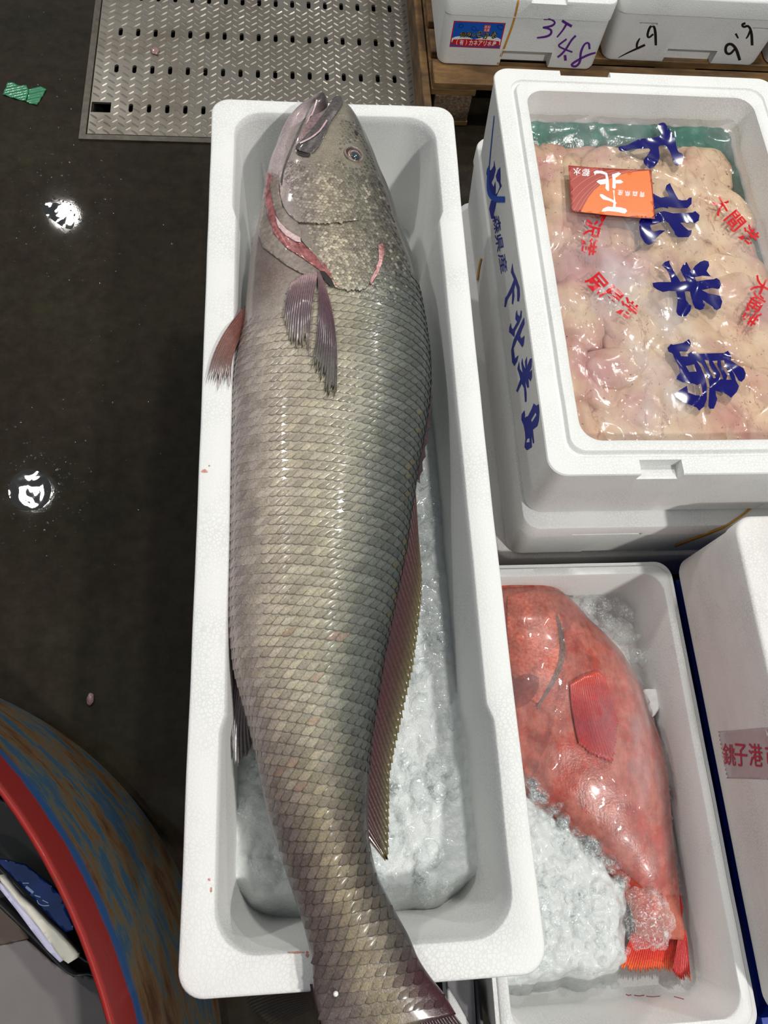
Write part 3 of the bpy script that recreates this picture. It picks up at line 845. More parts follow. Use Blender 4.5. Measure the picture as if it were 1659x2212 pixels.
drape('lip_fold', stroke_loop(smooth_line([(650, 316), (672, 306), (694, 288), (706, 268)]), 3.5), bt, PINK_FLESH, fish, step=3, off=.0070)
drape('mouth_lining', [(640, 326), (646, 300), (658, 276), (676, 254), (690, 248), (694, 256), (676, 282), (658, 302)], bt, MOUTH_L, fish, step=4, off=.0030)
drape('jaw_crease', stroke_loop(smooth_line([(606, 420), (612, 370), (630, 320), (648, 280), (668, 236), (680, 214)]), [5, 6, 5, 5, 4, 3] + [3] * 12), bt, JAW_SKIN, fish, step=3, off=.0016)
drape('jaw_crease', stroke_loop(smooth_line([(640, 330), (650, 300), (664, 268), (676, 240), (684, 218)]), 3), bt, PINK_FLESH, fish, step=3, off=.0028)
drape('mouth_gap', [(641, 329), (655, 334), (672, 336), (668, 340), (654, 339), (642, 334)], bt, DARK_GAP, fish, step=3, off=.002)
drape('nostril', chaikin([(765, 282), (770, 284), (774, 291), (772, 294), (767, 290)], 2), bt, DARK_GAP, fish, step=2, off=.0014)
# small scales over the cheek, gill cover and nape
bt3 = bvh(body, jaw, *HEADP)
row = 0; py0 = 262
while py0 < 640:
    for px0 in np.arange(585, 910, 7.4):
        px1 = px0 + (3.7 if row % 2 else 0) + random.uniform(-1.2, 1.2); py1 = py0 + random.uniform(-1.2, 1.2) + (px0 - 750) * .12
        i = int(s_of_py(py1)); lx, ly, rx, ry = SS[i]
        u = (px1 - lx) / (rx - lx)
        if u < .16 or u > .98: continue
        if math.hypot(px1 - 764, py1 - 336) < 27: continue
        if px1 < 735 and py1 < 345: continue
        if px1 < 590 + max(0, py1 - 330) * .46: continue
        p, n = hit(bt3, px1, py1)
        if p is None or n.z < .2: continue
        T_ = Vector((random.uniform(-.35, .35), -1, 0)); T_ = (T_ - n * T_.dot(n)).normalized(); B_ = n.cross(T_)
        c = fish_col(py1, u) * random.choice((random.uniform(.55, .9), random.uniform(.8, 1.2), random.uniform(1.0, 1.7)))
        k = 1.0 if py1 > 380 else .7; sz = random.uniform(.75, 1.25)
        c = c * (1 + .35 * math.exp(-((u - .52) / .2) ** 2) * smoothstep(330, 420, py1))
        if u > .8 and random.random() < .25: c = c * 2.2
        add_scale(p, T_, B_, (n + B_ * random.uniform(-.12, .12) + T_ * random.uniform(-.12, .12)).normalized(), dia(.0042 * k * sz, .0033 * k * sz), c, .00045, .66)
    py0 += 5.6; row += 1
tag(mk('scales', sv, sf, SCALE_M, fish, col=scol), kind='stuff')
# eye
EYE_S = simple('eye_socket', lin(62, 34, 34), .3, coat=.7); EYE_I = piece_mat('iris', lin(120, 96, 82), lin(190, 168, 146), .15, .2, 1.0)
m, nt, b = mat_new('pupil'); setp(b, color=lin(44, 54, 62), rough=.12, coat=1.0, coatr=.02); PUPIL = m
p, n = hit(bt_body, 764, 334); T1 = n.cross(Vector((0, 1, 0))).normalized(); T2 = n.cross(T1).normalized(); 
def disc_dome(name, c, n, r, h, mat, parent, rings=6, seg=28, r0=0.0):
    vs = []; fs = []
    for k in range(rings + 1):
        q = k / rings; rad = r * math.sin(q * math.pi / 2) if r0 == 0 else r0 + (r - r0) * q
        hz = h * math.cos(q * math.pi / 2) if r0 == 0 else h * math.sin(q * math.pi)
        for i in range(seg):
            a = 2 * math.pi * i / seg; vs.append(c + T1 * rad * math.cos(a) + T2 * rad * math.sin(a) + n * hz)
    for k in range(rings):
        for i in range(seg):
            j = (i + 1) % seg; fs.append((k * seg + i, k * seg + j, (k + 1) * seg + j, (k + 1) * seg + i))
    return mk(name, vs, fs, mat, parent)
Px = .00066
eye = disc_dome('eye', p + T1 * 0 + n * -.0005, n, 22 * Px, .004, EYE_S, fish)
pe, _ = hit(bt_body, 766, 338)
iris = disc_dome('iris', pe + n * .001, n, 19 * Px, .0052, EYE_I, eye)
disc_dome('iris_ring', pe + n * .0036, n, 15.5 * Px, .0016, EYE_S, eye, r0=13.6 * Px)
pp, _ = hit(bt_body, 766, 341)
disc_dome('pupil', pp + n * .0038, n, 13 * Px, .0040, PUPIL, eye)
disc_dome('eyelid', p + n * .0002, n, 25 * Px, .0026, GREY_SKIN, eye, r0=20 * Px)

# --- fins
def fin_mat(name, rough=.28):
    m, nt, b = mat_new(name); a = nd(nt, 'ShaderNodeAttribute', attribute_name='col')
    n = nz(nt, 260, 4, .6); r = ramp(nt, n.outputs[0], [(.3, (.7,) * 3), (.7, (1.3,) * 3)])
    nt.links.new(mixc(nt, a.outputs['Color'], r.outputs[0], 1.0, 'MULTIPLY'), b.inputs['Base Color'])
    setp(b, rough=rough, coat=.7, coatr=.06); bump(nt, b, n.outputs[0], .3, .0008); return m
FIN = fin_mat('fin_skin')
def plen(P):
    P = np.array(P, float); return np.concatenate([[0], np.cumsum(np.hypot(*np.diff(P, axis=0).T))]), P
def pl(P, u):
    L, Q = plen(P); return np.array([np.interp(u * L[-1], L, Q[:, 0]), np.interp(u * L[-1], L, Q[:, 1])])
def fin(name, base, tip, zf, rays, cf, parent, fray=.08, amp=.0008, nv=18, bow=0.0, mat=None, per=4, seed=1, th=.0006):
    """base and tip are outlines in picture coordinates, each vertex dropped to its own height by zf(px,py,u,v) -> point"""
    rnd = random.Random(seed); lens = [1 - fray * rnd.random() ** 1.5 for _ in range(rays + 1)]
    nu = rays * per; vs = []; cols = []; fs = []
    for i in range(nu + 1):
        u = i / nu; k = u * rays; ph = k - round(k)
        ln = lens[min(int(round(k)), rays)] - fray * .9 * (abs(ph) * 2) ** 1.5
        B_ = pl(base, u); T_ = pl(tip, u); dv = T_ - B_; nrm_ = np.array([-dv[1], dv[0]])
        for j in range(nv + 1):
            v = j / nv * ln
            q = B_ + dv * v + nrm_ * bow * math.sin(v * math.pi)
            p = zf(q[0], q[1], u, v)
            ridge = amp * math.cos(2 * math.pi * k) * smoothstep(0, .15, v)
            vs.append(Vector(p) + Vector((0, 0, ridge))); c = np.array(cf(u, v)[:3]); c = c * (1 + .22 * math.cos(2 * math.pi * k)); cols.append(c)
    for i in range(nu):
        for j in range(nv):
            a = i * (nv + 1) + j; fs.append((a, a + 1, a + nv + 2, a + nv + 1))
    o = mk(name, vs, fs, mat or FIN, parent, col=cols)
    md = o.modifiers.new('thick', 'SOLIDIFY'); md.thickness = th; md.offset = 0
    return o
def lerp3(stops, t):
    xs_ = [s[0] for s in stops]; return [np.interp(t, xs_, [s[1][q] for s in stops]) for q in range(3)]
bt2 = bvh(body, jaw)
def over(tree, off0, off1, zfall):
    def f(px, py, u, v):
        p, n = hit(tree, px, py)
        if p is None: return at(px, py, zfall)
        return p + n * (off0 + (off1 - off0) * v)
    return f
PEC = [(0, lin(120, 92, 92)), (.18, lin(92, 62, 72)), (.6, lin(74, 58, 64)), (.85, lin(78, 74, 66)), (1, lin(104, 96, 76))]
fin('pectoral_fin', [(686, 590), (694, 600), (702, 616), (707, 634)][::-1], [(672, 800), (690, 838), (706, 862), (718, 872), (727, 850), (726, 800)][::-1], over(bt2, .006, .0045, .60), 15, lambda u, v: lerp3(PEC, v), fish, fray=.12, bow=-.045, seed=3)
fin('pectoral_fin', [(632, 614), (650, 600), (668, 594), (688, 592)], [(612, 690), (624, 738), (640, 782), (652, 768), (660, 742), (668, 780)], over(bt2, .005, .0035, .60), 13, lambda u, v: lerp3([(0, lin(168, 140, 138)), (.15, lin(108, 80, 84)), (.6, lin(86, 72, 78)), (1, lin(120, 112, 94))], v), fish, fray=.16, bow=.03, seed=4)
PELV = [(0, lin(110, 66, 62)), (.4, lin(122, 78, 66)), (.8, lin(104, 84, 80)), (1, lin(205, 198, 194))]
def z_pelv(px, py, u, v):
    return at(px, py, .588 + .022 * smoothstep(0, .35, v) - .004 * smoothstep(.6, 1, v) + .004 * (1 - u) * 0)
fin('pelvic_fin', [(533, 656), (536, 670), (534, 690), (526, 715)], [(441, 846), (462, 848), (482, 838), (500, 838)], z_pelv, 12, lambda u, v: lerp3(PELV, v), fish, fray=.17, bow=.085, seed=5)
AN = [(0, lin(80, 56, 60)), (.5, lin(66, 56, 58)), (1, lin(96, 90, 88))]
def z_anal(px, py, u, v): return at(px, py, .556 - .03 * v)
fin('anal_fin', [(495, 1392), (504, 1438), (520, 1495), (538, 1552)], [(492, 1560), (508, 1668), (530, 1640), (550, 1610)], z_anal, 12, lambda u, v: lerp3(AN, v), fish, fray=.08, seed=6, bow=.02)
# dorsal fins: spiny front part folded, long soft part with olive tips
DR = [(0, lin(52, 34, 38)), (.35, lin(66, 28, 28)), (.62, lin(66, 44, 32)), (.85, lin(84, 74, 46)), (1, lin(118, 108, 70))]
def strip_fin(name, inner, outer, z0, z1, rays, cf, seed, fray=.05, slant=125):
    # rays lean towards the tail: base points run ahead of tip points
    rnd = random.Random(seed); n = rays * 4; vs = []; cols = []; fs = []; nv = 8
    for i in range(n + 1):
        u = i / n; k = u * rays; ln = 1 - fray * abs(math.sin(math.pi * k)) * 1.3 - fray * .6 * rnd.random() * (1 if i % 4 == 0 else .3)
        B_ = pl(inner, u); T_ = pl(outer, min(1, u)); T_ = T_ + np.array([0, slant * (1 - u * .4)])
        lim = outer[-1]; T_[1] = min(T_[1], lim[1] + 6 * rnd.random())
        for j in range(nv + 1):
            v = j / nv * ln; q = B_ + (T_ - B_) * v
            p = at(q[0], q[1], z0 + (z1 - z0) * v); p.z += .0005 * math.cos(2 * math.pi * k)
            vs.append(p); c = np.array(cf(u, v)[:3]) * (1 + .2 * math.cos(2 * math.pi * k)); cols.append(c)
    for i in range(n):
        for j in range(nv):
            a = i * (nv + 1) + j; fs.append((a, a + 1, a + nv + 2, a + nv + 1))
    o = mk(name, vs, fs, FIN, fish, col=cols); md = o.modifiers.new('thick', 'SOLIDIFY'); md.thickness = .0008; md.offset = 0
strip_fin('dorsal_fin', [(897, 1040), (891, 1075), (882, 1130), (868, 1184), (852, 1266), (836, 1348), (818, 1430), (805, 1512), (793, 1594), (787, 1650), (784, 1740), (788, 1806)],
          [(905, 1050), (912, 1120), (912, 1180), (904, 1260), (894, 1340), (880, 1405), (868, 1465), (856, 1520), (843, 1590), (842, 1680), (841, 1760), (834, 1856)], .578, .565, 46, lambda u, v: lerp3(DR, v), 9)
strip_fin('dorsal_fin', [(918, 690), (925, 760), (925, 830), (921, 900), (910, 962), (901, 1010), (896, 1036)],
          [(922, 690), (931, 760), (935, 830), (933, 900), (924, 962), (916, 1005), (909, 1045)], .575, .570, 11, lambda u, v: lerp3([(0, lin(46, 32, 36)), (1, lin(60, 40, 40))], v), 10, fray=.3, slant=10)
# caudal fin: fan spreading past the rim
CA = [(0, lin(74, 54, 58)), (.25, lin(70, 34, 40)), (.7, lin(58, 40, 42)), (1, lin(80, 72, 60))]
def z_cau(px, py, u, v): return at(px, py, .640 + .006 * math.sin(u * 3.1) - .02 * v)
fin('caudal_fin', [(690, 2150), (730, 2172), (800, 2170), (850, 2120), (878, 2040)], [(706, 2420), (820, 2450), (960, 2440), (1060, 2400), (1120, 2350)], z_cau, 26, lambda u, v: lerp3(CA, v), fish, fray=.06, amp=.0011, seed=11, nv=24, bow=0.03)
def z_low(px, py, u, v): return at(px, py, .606 - .150 * v)
fin('caudal_fin', [(676, 2126), (680, 2150), (684, 2180)], [(520, 2148), (552, 2196), (590, 2230)], z_low, 14, lambda u, v: lerp3([(0, lin(52, 38, 38)), (1, lin(62, 56, 44))], v), fish, fray=.05, seed=12, bow=.06)

# fringe of olive scales pigment along the back ridge already in scales; a few bright slime beads
blob('foam_bead', hit(bt, 725, 2145)[0] + Vector((0, 0, .0045)), .0028, .0028, .0022, FOAM_CUT, 'single white foam bead stuck on the tail of the big fish', 'bead', seed=2, sub=2, amp=.1)

# ================================================================== STACK WITH THE LIVER BOX
BX0, BX1, BY0, BY1 = .367, .935, .467, 1.327
stk_lower, dB, dL = lidded_box('foam_box', .366, .94, .455, 1.345, 0.0, .182, .010, FOAM_OLD, 'lidded white foam box at the bottom of the stack under the liver box', r=.03)
stk_mid, cB, cL = lidded_box('foam_box', .3735, .945, .449, 1.352, .183, .364, .012, FOAM, 'lidded white foam box with blue side lettering, directly under the open liver box', r=.028,
                             cuts=[box_vf(.53, .68, .40, .475, .17, .205)], lid_cuts=[box_vf(.47, .60, .43, .4535, .315, .332)])
liver_box = tag(empty('foam_box', (.65, .9, .364)), 'open white foam box full of pale fish livers under printed film', 'box')
def rb(i, z, r=.03, t=0.0): return rrect(BX0 + i, BX1 - i, BY0 + i, BY1 - i, r, z, 8, 14)
rg = [rb(.018, .3645), rb(.012, .367), rb(.010, .374), rb(.0015, .54), rb(0, .547), rb(.0015, .5495), rb(.004, .55), rb(.030, .55, .028), rb(.0315, .5455, .027), rb(.0365, .5455, .026), rb(.038, .551, .026),
      rb(.040, .5535, .025), rb(.055, .5535, .03), rb(.058, .551, .035), rb(.068, .43, .04), rb(.08, .405, .04), rb(.10, .40, .04)]
vs, fs = loft(rg); ob = mk('box_body', jitter(vs), fs, FOAM, liver_box)
cut(ob, [box_vf(.512, .580, .44, .492, .528, .57), box_vf(.60, .80, .44, .4795, .35, .398), box_vf(.50, .60, 1.312, 1.36, .535, .57)]); sharp_by_angle(ob, 40)
tB = bvh(ob); tC = bvh(cB, cL)
z5 = 5.025
def side(name, loops, tree, mat, parent, step=8, off=.0006):
    return drape(name, loops, tree, mat, parent, off=off, step=step, smooth=False)
SHI = Z(1030, 560, z5, [(388, 40), (400, 130), (430, 200), (465, 300), (470, 390), (460, 458), (440, 455), (440, 330), (420, 265), (405, 330), (410, 400), (395, 492), (382, 480), (388, 350), (335, 440), (315, 522), (300, 515), (310, 420), (330, 395), (375, 300), (405, 220), (372, 140)])
KI1 = Z(1030, 560, z5, [(436, 550), (445, 600), (470, 620), (480, 555), (490, 560), (488, 630), (460, 700), (415, 780), (410, 845), (352, 790), (355, 740), (372, 690), (378, 740), (395, 760), (440, 680), (420, 650), (425, 590)])
KI2 = Z(1030, 560, z5, [(515, 630), (520, 700), (490, 770), (470, 830), (485, 860), (520, 830), (510, 930), (495, 955), (440, 870), (400, 970), (415, 1080), (455, 1040), (440, 1110), (410, 1160), (385, 1120), (375, 990), (400, 880), (440, 790), (480, 700)])
HAN = Z(1030, 560, z5, [(460, 1105), (470, 1190), (500, 1230), (485, 1130), (495, 1070), (510, 1150), (530, 1190), (525, 1110), (545, 1055), (548, 1130), (545, 1170), (580, 1080), (600, 1075), (595, 1170), (570, 1230), (600, 1200), (600, 1280), (585, 1325), (560, 1290), (568, 1390), (550, 1395), (525, 1310), (540, 1450), (540, 1545), (525, 1550), (515, 1400), (490, 1350), (445, 1445), (430, 1430), (450, 1370), (475, 1300), (460, 1240), (442, 1190)])
TO = Z(1030, 560, z5, [(520, 1640), (525, 1690), (520, 1720), (560, 1700), (600, 1620), (620, 1565), (650, 1590), (675, 1570), (680, 1660), (675, 1750), (660, 1810), (610, 1850), (625, 1990), (612, 2000), (595, 1900), (600, 2040), (545, 2075), (520, 2040), (530, 1950), (525, 1880), (510, 1800), (485, 1740), (490, 1680)])
TOH = Z(1030, 560, z5, [(550, 1950), (575, 1940), (575, 1985), (535, 1990)])
TOH2 = Z(1030, 560, z5, [(590, 1745), (640, 1660), (650, 1690), (600, 1770)])
for lp in ([SHI], [KI1], [KI2], [HAN], [TO, TOH, TOH2]): side('lettering', lp, tB, BLUE_INK, liver_box)
z55 = 5.53
side('lettering', [Z(980, 250, z55, [(488, 530), (497, 600), (505, 640), (482, 740), (455, 800), (480, 850), (500, 780), (505, 860), (502, 940), (525, 920), (552, 850), (540, 800), (520, 780), (505, 720), (530, 650), (558, 612), (562, 700), (562, 800), (578, 835), (540, 900), (515, 960), (512, 1000), (460, 1000), (425, 940), (408, 850), (405, 740), (392, 690), (405, 620), (425, 650), (450, 650), (480, 600)])], tB, BLUE_INK, liver_box)
side('lettering', [Z(980, 250, z55, [(450, 1010), (515, 1020), (500, 1100), (480, 1180), (500, 1230), (450, 1230), (425, 1110)])], tB, BLUE_INK, liver_box)
strips('marker_stroke', [(Z(980, 250, z55, [(487, 0), (455, 300), (428, 600)]), 1.8), (Z(980, 250, z55, [(425, 600), (410, 800), (430, 940), (500, 1000), (615, 1000)]), [2.5, 5, 9, 13, 13])], tB, SKY_INK, liver_box, .0009)
glyphs('lettering', [('森', 1074, 484, (6, 38), (16, -6)), ('県', 1079, 524, (6, 38), (16, -6)), ('産', 1087, 568, (7, 44), (16, -6))], tB, BLUE_INK, liver_box, bold=.01)
for lp in ([(10, 1050), (20, 1130), (45, 1190), (70, 1280), (75, 1400), (60, 1400), (50, 1280), (30, 1220), (10, 1150)], [(90, 1495), (95, 1560), (80, 1630), (105, 1570), (118, 1600), (110, 1680), (120, 1720), (105, 1820), (70, 1740), (60, 1640), (50, 1500)],
           [(140, 1910), (150, 1960), (180, 1940), (180, 2010), (165, 2050), (185, 2050), (180, 2120), (160, 2130), (165, 2195), (150, 2190), (120, 2200), (105, 2050), (100, 1930)]):
    side('lettering', [Z(1030, 560, z5, lp)], tC, BLUE_INK, stk_mid)
side('lettering', [Z(1000, 750, 2.517, [(180, 695), (200, 705), (200, 760), (175, 800), (185, 870), (165, 885), (155, 800), (150, 730)])], tC, BLUE_INK, stk_mid)
# rubber band round the middle box
def band(name, pts, wd, tree, label, off=.0012):
    o = strips(name, [(pts, wd)], tree, BAND, None, off); md = o.modifiers.new('t', 'SOLIDIFY'); md.thickness = .001
    return tag(o, label, 'rubber band')
band('rubber_band', [(1030, 700), (1031, 640), (1034, 585), (1041, 558)], 3.5, tC, 'tan rubber band over the side of the middle foam box')
band('rubber_band', [(1352, 1218), (1440, 1184), (1560, 1140), (1598, 1118), (1625, 1096), (1640, 1084)], 4.5, tC, 'long tan rubber band stretched across the front of the middle foam box')

# green sheet under the livers
m, nt, b = mat_new('green_film'); n1 = nz(nt, 18, 4, .6)
r = ramp(nt, n1.outputs[0], [(.35, lin(16, 74, 62)), (.6, lin(40, 112, 94)), (.75, lin(92, 150, 132))]); nt.links.new(r.outputs[0], b.inputs['Base Color']); setp(b, rough=.22, coat=.4)
bump(nt, b, n1.outputs[0], .6, .006); GREENF = m
LX0, LX1, LY0, LY1 = BX0 + .064, BX1 - .064, BY0 + .064, BY1 - .064
def sheet(name, x0, x1, y0, y1, zf, nx, ny, mat, parent=None, smooth=True):
    vs = [(x0 + (x1 - x0) * i / nx, y0 + (y1 - y0) * j / ny, zf(x0 + (x1 - x0) * i / nx, y0 + (y1 - y0) * j / ny)) for j in range(ny + 1) for i in range(nx + 1)]
    fs = [(j * (nx + 1) + i, j * (nx + 1) + i + 1, (j + 1) * (nx + 1) + i + 1, (j + 1) * (nx + 1) + i) for j in range(ny) for i in range(nx)]
    return mk(name, vs, fs, mat, parent, smooth)
def zg(x, y):
    e = max(smoothstep(LY1 - .09, LY1 - .005, y), .55 * smoothstep(LX0 + .03, LX0, x), .8 * smoothstep(LX1 - .03, LX1, x))
    return .425 + .062 * e + .005 * noise.noise(Vector((x * 30, y * 30, 5)))
tag(sheet('green_sheet', LX0 + .004, LX1 - .004, LY0 + .004, LY1 - .001, zg, 60, 90, GREENF), 'dark green plastic sheet lining the liver box', 'sheet')

# livers: many pale lobes
m, nt, b = mat_new('liver'); oi = nd(nt, 'ShaderNodeObjectInfo')
n1 = nz(nt, 16, 5, .6); n2 = nz(nt, 34, 7, .8, stretch=(1, .4, 1), dist=1.6); n3 = nz(nt, 7, 3, .5)
c1 = ramp(nt, n1.outputs[0], [(.3, lin(208, 170, 134)), (.55, lin(220, 192, 156)), (.75, lin(194, 152, 132))])
v = ramp(nt, n2.outputs[0], [(.57, (0, 0, 0, 1)), (.63, (.8,) * 3), (.68, (.1, .1, .1, 1))])
c = mixc(nt, c1.outputs[0], lin(150, 74, 68), v.outputs[0])
pk = ramp(nt, n3.outputs[0], [(.46, (0, 0, 0, 1)), (.66, (.9,) * 3)])
c = mixc(nt, c, lin(186, 122, 118), pk.outputs[0])
sp_ = nz(nt, 130, 3, .6); sr = ramp(nt, sp_.outputs[0], [(.66, (0, 0, 0, 1)), (.71, (.9,) * 3)]); c = mixc(nt, c, lin(110, 40, 44), sr.outputs[0])
nt.links.new(c, b.inputs['Base Color']); setp(b, rough=.4, coat=.15, coatr=.1, sss=.12); b.inputs['Subsurface Radius'].default_value = (.012, .006, .004)
bump(nt, b, n1.outputs[0], .5, .005); bump(nt, b, n2.outputs[0], .3, .003); LIVER = m
def lobe(name, c, L, Wd, Hh, rz, bend, seed):
    bm = bmesh.new(); bmesh.ops.create_icosphere(bm, subdivisions=4, radius=1)
    for v in bm.verts:
        q = v.co.copy(); nn = noise.noise(q * 1.7 + Vector((seed, seed * 2.3, 1))); n2_ = noise.noise(q * 4.2 + Vector((seed * 1.9, 3, seed)))
        q *= 1 + .22 * nn + .06 * n2_
        x, y, z = q.x * L, q.y * Wd * (1 - .25 * q.x), q.z * Hh
        y += bend * (x * x) / L; v.co = Vector((x, y, z))
    M = Matrix.Translation(c) @ Matrix.Rotation(rz, 4, 'Z')
    bmesh.ops.transform(bm, matrix=M, verts=bm.verts)
    for v in bm.verts:
        v.co.x = min(max(v.co.x, LX0 + .002), LX1 - .002); v.co.y = min(max(v.co.y, LY0 + .002), LY1 - .012 + 0)
        v.co.z = .478 + .012 * math.tanh((v.co.z - .478) / .012) if v.co.z > .478 else max(v.co.z, .418)
    me = bpy.data.meshes.new(name); bm.to_mesh(me); bm.free(); return link(name, me, LIVER)
rnd = random.Random(21); k = 0
GRP = 'pale fish livers packed under the printed film'
for j in range(9):
    for i in range(6):
        x = LX0 + .035 + (LX1 - LX0 - .07) * (i + (.5 if j % 2 else 0)) / 5.6 + rnd.uniform(-.014, .014); y = LY0 + .04 + (LY1 - LY0 - .150) * j / 8 + rnd.uniform(-.018, .018)
        if x > LX1 - .01: continue
        L = rnd.uniform(.060, .100); Wd = rnd.uniform(.036, .052)
        ang = rnd.choice((1.2, 1.5, 1.9, -.9, 2.3, .4)) + rnd.uniform(-.3, .3)
        o = lobe('fish_liver', Vector((x, y, rnd.uniform(.455, .472))), L, Wd, rnd.uniform(.020, .027), ang, rnd.uniform(-.25, .25), k)
        tag(o, 'pale cream fish liver lobe packed under the clear printed film', 'liver', GRP); k += 1
for j in range(6):
    for i in range(4):
        o = lobe('fish_liver', Vector((LX0 + .06 + .105 * i + rnd.uniform(-.02, .02), LY0 + .06 + .118 * j + rnd.uniform(-.02, .02), .446)), .085, .060, .026, rnd.uniform(0, 3), .1, k); k += 1
        tag(o, 'pale cream fish liver lobe packed under the clear printed film', 'liver', GRP)

# printed clear film
def film_mat(name, milky=.10, gl=1.0, rough=.06, tint=(1, 1, 1, 1), bscale=24, bstr=.5):
    m, nt, b = mat_new(name); nt.nodes.remove(b)
    tr = nd(nt, 'ShaderNodeBsdfTransparent'); tr.inputs[0].default_value = tint
    df = nd(nt, 'ShaderNodeBsdfDiffuse'); df.inputs[0].default_value = lin(224, 222, 224)
    gs = nd(nt, 'ShaderNodeBsdfGlossy'); gs.inputs['Roughness'].default_value = rough
    n1 = nz(nt, 6, 4, .6, stretch=(1, .5, 1)); n2 = nz(nt, bscale, 5, .6, stretch=(1, .4, 1), dist=.8)
    mr = ramp(nt, n1.outputs[0], [(.40, (milky * .25,) * 3), (.58, (milky,) * 3), (.72, (milky * 2.6,) * 3)])
    m1 = nd(nt, 'ShaderNodeMixShader'); nt.links.new(mr.outputs[0], m1.inputs[0]); nt.links.new(tr.outputs[0], m1.inputs[1]); nt.links.new(df.outputs[0], m1.inputs[2])
    fr_ = nd(nt, 'ShaderNodeFresnel'); fr_.inputs[0].default_value = 1.45
    bp = nd(nt, 'ShaderNodeBump'); bp.inputs['Strength'].default_value = bstr; bp.inputs['Distance'].default_value = .004; nt.links.new(n2.outputs[0], bp.inputs['Height'])
    for q in (fr_, gs): nt.links.new(bp.outputs[0], q.inputs['Normal'])
    mu = nd(nt, 'ShaderNodeMath', operation='MULTIPLY'); mu.inputs[1].default_value = gl; nt.links.new(fr_.outputs[0], mu.inputs[0])
    m2 = nd(nt, 'ShaderNodeMixShader'); nt.links.new(mu.outputs[0], m2.inputs[0]); nt.links.new(m1.outputs[0], m2.inputs[1]); nt.links.new(gs.outputs[0], m2.inputs[2])
    nt.links.new(m2.outputs[0], nt.nodes['Material Output'].inputs[0]); return m
FILM = film_mat('clear_film', .20, .5, .04)
def ridge(x, y, s, ang, seed, sharp=10):
    ca, sa = math.cos(ang), math.sin(ang); u = x * ca + y * sa; v = -x * sa + y * ca
    n = noise.noise(Vector((u * s, v * s * .25, seed))); return math.exp(-abs(n) * sharp)
def zfilm(x, y):
    e = min(1, min(x - LX0, LX1 - x, y - LY0, LY1 - y) / .02)
    z = .4975 + .004 * noise.noise(Vector((x * 14, y * 14, 9))) + .0045 * ridge(x, y, 9, 1.0, 3) + .0045 * ridge(x, y, 8, -.7, 8) + .003 * ridge(x, y, 16, .3, 5)
    return z - .004 * (1 - max(0, e)) + .010 * smoothstep(LY1 - .07, LY1, y)
film = sheet('printed_film', LX0 + .003, LX1 - .003, LY0 + .003, LY1 - .003, zfilm, 150, 210, FILM)
tag(film, 'clear wrinkled plastic film printed in navy and red over the livers', 'film')
tF = bvh(film); FO = .0006
def ft(loops, mat=None, step=6): return drape('lettering', loops, tF, mat or NAVY_INK, film, off=FO, step=step)
ft(chaikin(Z(1320, 250, 8.295, [(820, 180), (870, 135), (960, 120), (1010, 210), (1100, 320), (1155, 440), (1165, 560), (1210, 660), (1280, 680), (1300, 760), (1270, 850), (1180, 915), (1120, 860), (1085, 740), (1040, 620), (980, 535), (900, 530), (845, 555), (860, 640), (870, 760), (830, 860), (710, 968), (620, 900), (578, 830), (590, 780), (660, 700), (712, 588), (560, 595), (420, 590), (330, 615), (200, 648), (140, 620), (130, 565), (180, 540), (270, 540), (400, 470), (510, 415), (720, 405), (915, 358), (880, 280)]), 1))
ft(Z(1360, 390, 9.217, [(200, 330), (440, 240), (520, 295), (625, 345), (730, 325), (785, 330), (760, 260), (708, 180), (730, 100), (800, 55), (830, 120), (900, 260), (970, 380), (1040, 400), (1140, 392), (1180, 350), (1235, 340), (1230, 470), (1150, 552), (960, 550), (850, 535), (765, 520), (765, 562), (640, 530), (480, 580), (260, 600)]))
ft(Z(1360, 390, 9.217, [(300, 700), (490, 690), (600, 630), (690, 612), (860, 655), (1150, 648), (1250, 640), (1305, 612), (1390, 690), (1375, 800), (1290, 855), (1180, 835), (1010, 842), (1080, 920), (1170, 995), (1235, 990), (1225, 1070), (1170, 1130), (970, 1132), (900, 1080), (890, 1020), (830, 940), (770, 840), (680, 810), (560, 850), (480, 880), (405, 890), (440, 1010), (470, 1022), (600, 990), (710, 1000), (600, 1080), (510, 1170), (450, 1260), (375, 1287), (300, 1240), (220, 1110), (190, 960), (190, 820), (240, 740)]))
ft(Z(1400, 550, 9.217, [(270, 215), (330, 150), (420, 120), (430, 190), (520, 350), (600, 480), (640, 545), (755, 525), (700, 430), (640, 310), (690, 210), (765, 150), (810, 240), (865, 335), (930, 230), (1030, 150), (1120, 118), (1200, 140), (1215, 220), (1160, 330), (1230, 420), (1265, 440), (1080, 425), (925, 455), (960, 535), (1150, 505), (1310, 492), (1355, 468), (1420, 510), (1447, 590), (1420, 680), (1370, 690), (1270, 668), (1065, 708), (1190, 775), (1380, 808), (1430, 830), (1475, 940), (1440, 1070), (1370, 1110), (1310, 1090), (1280, 1040), (1080, 905), (1130, 1000), (1100, 1080), (1030, 1108), (930, 1070), (880, 950), (830, 740), (780, 730), (725, 735), (755, 910), (800, 970), (858, 1020), (840, 1120), (760, 1220), (680, 1240), (600, 1210), (560, 1140), (575, 1020), (585, 930), (575, 800), (550, 730), (420, 725), (290, 748), (170, 695), (100, 640), (85, 570), (200, 550), (455, 548), (430, 430), (370, 310)]))
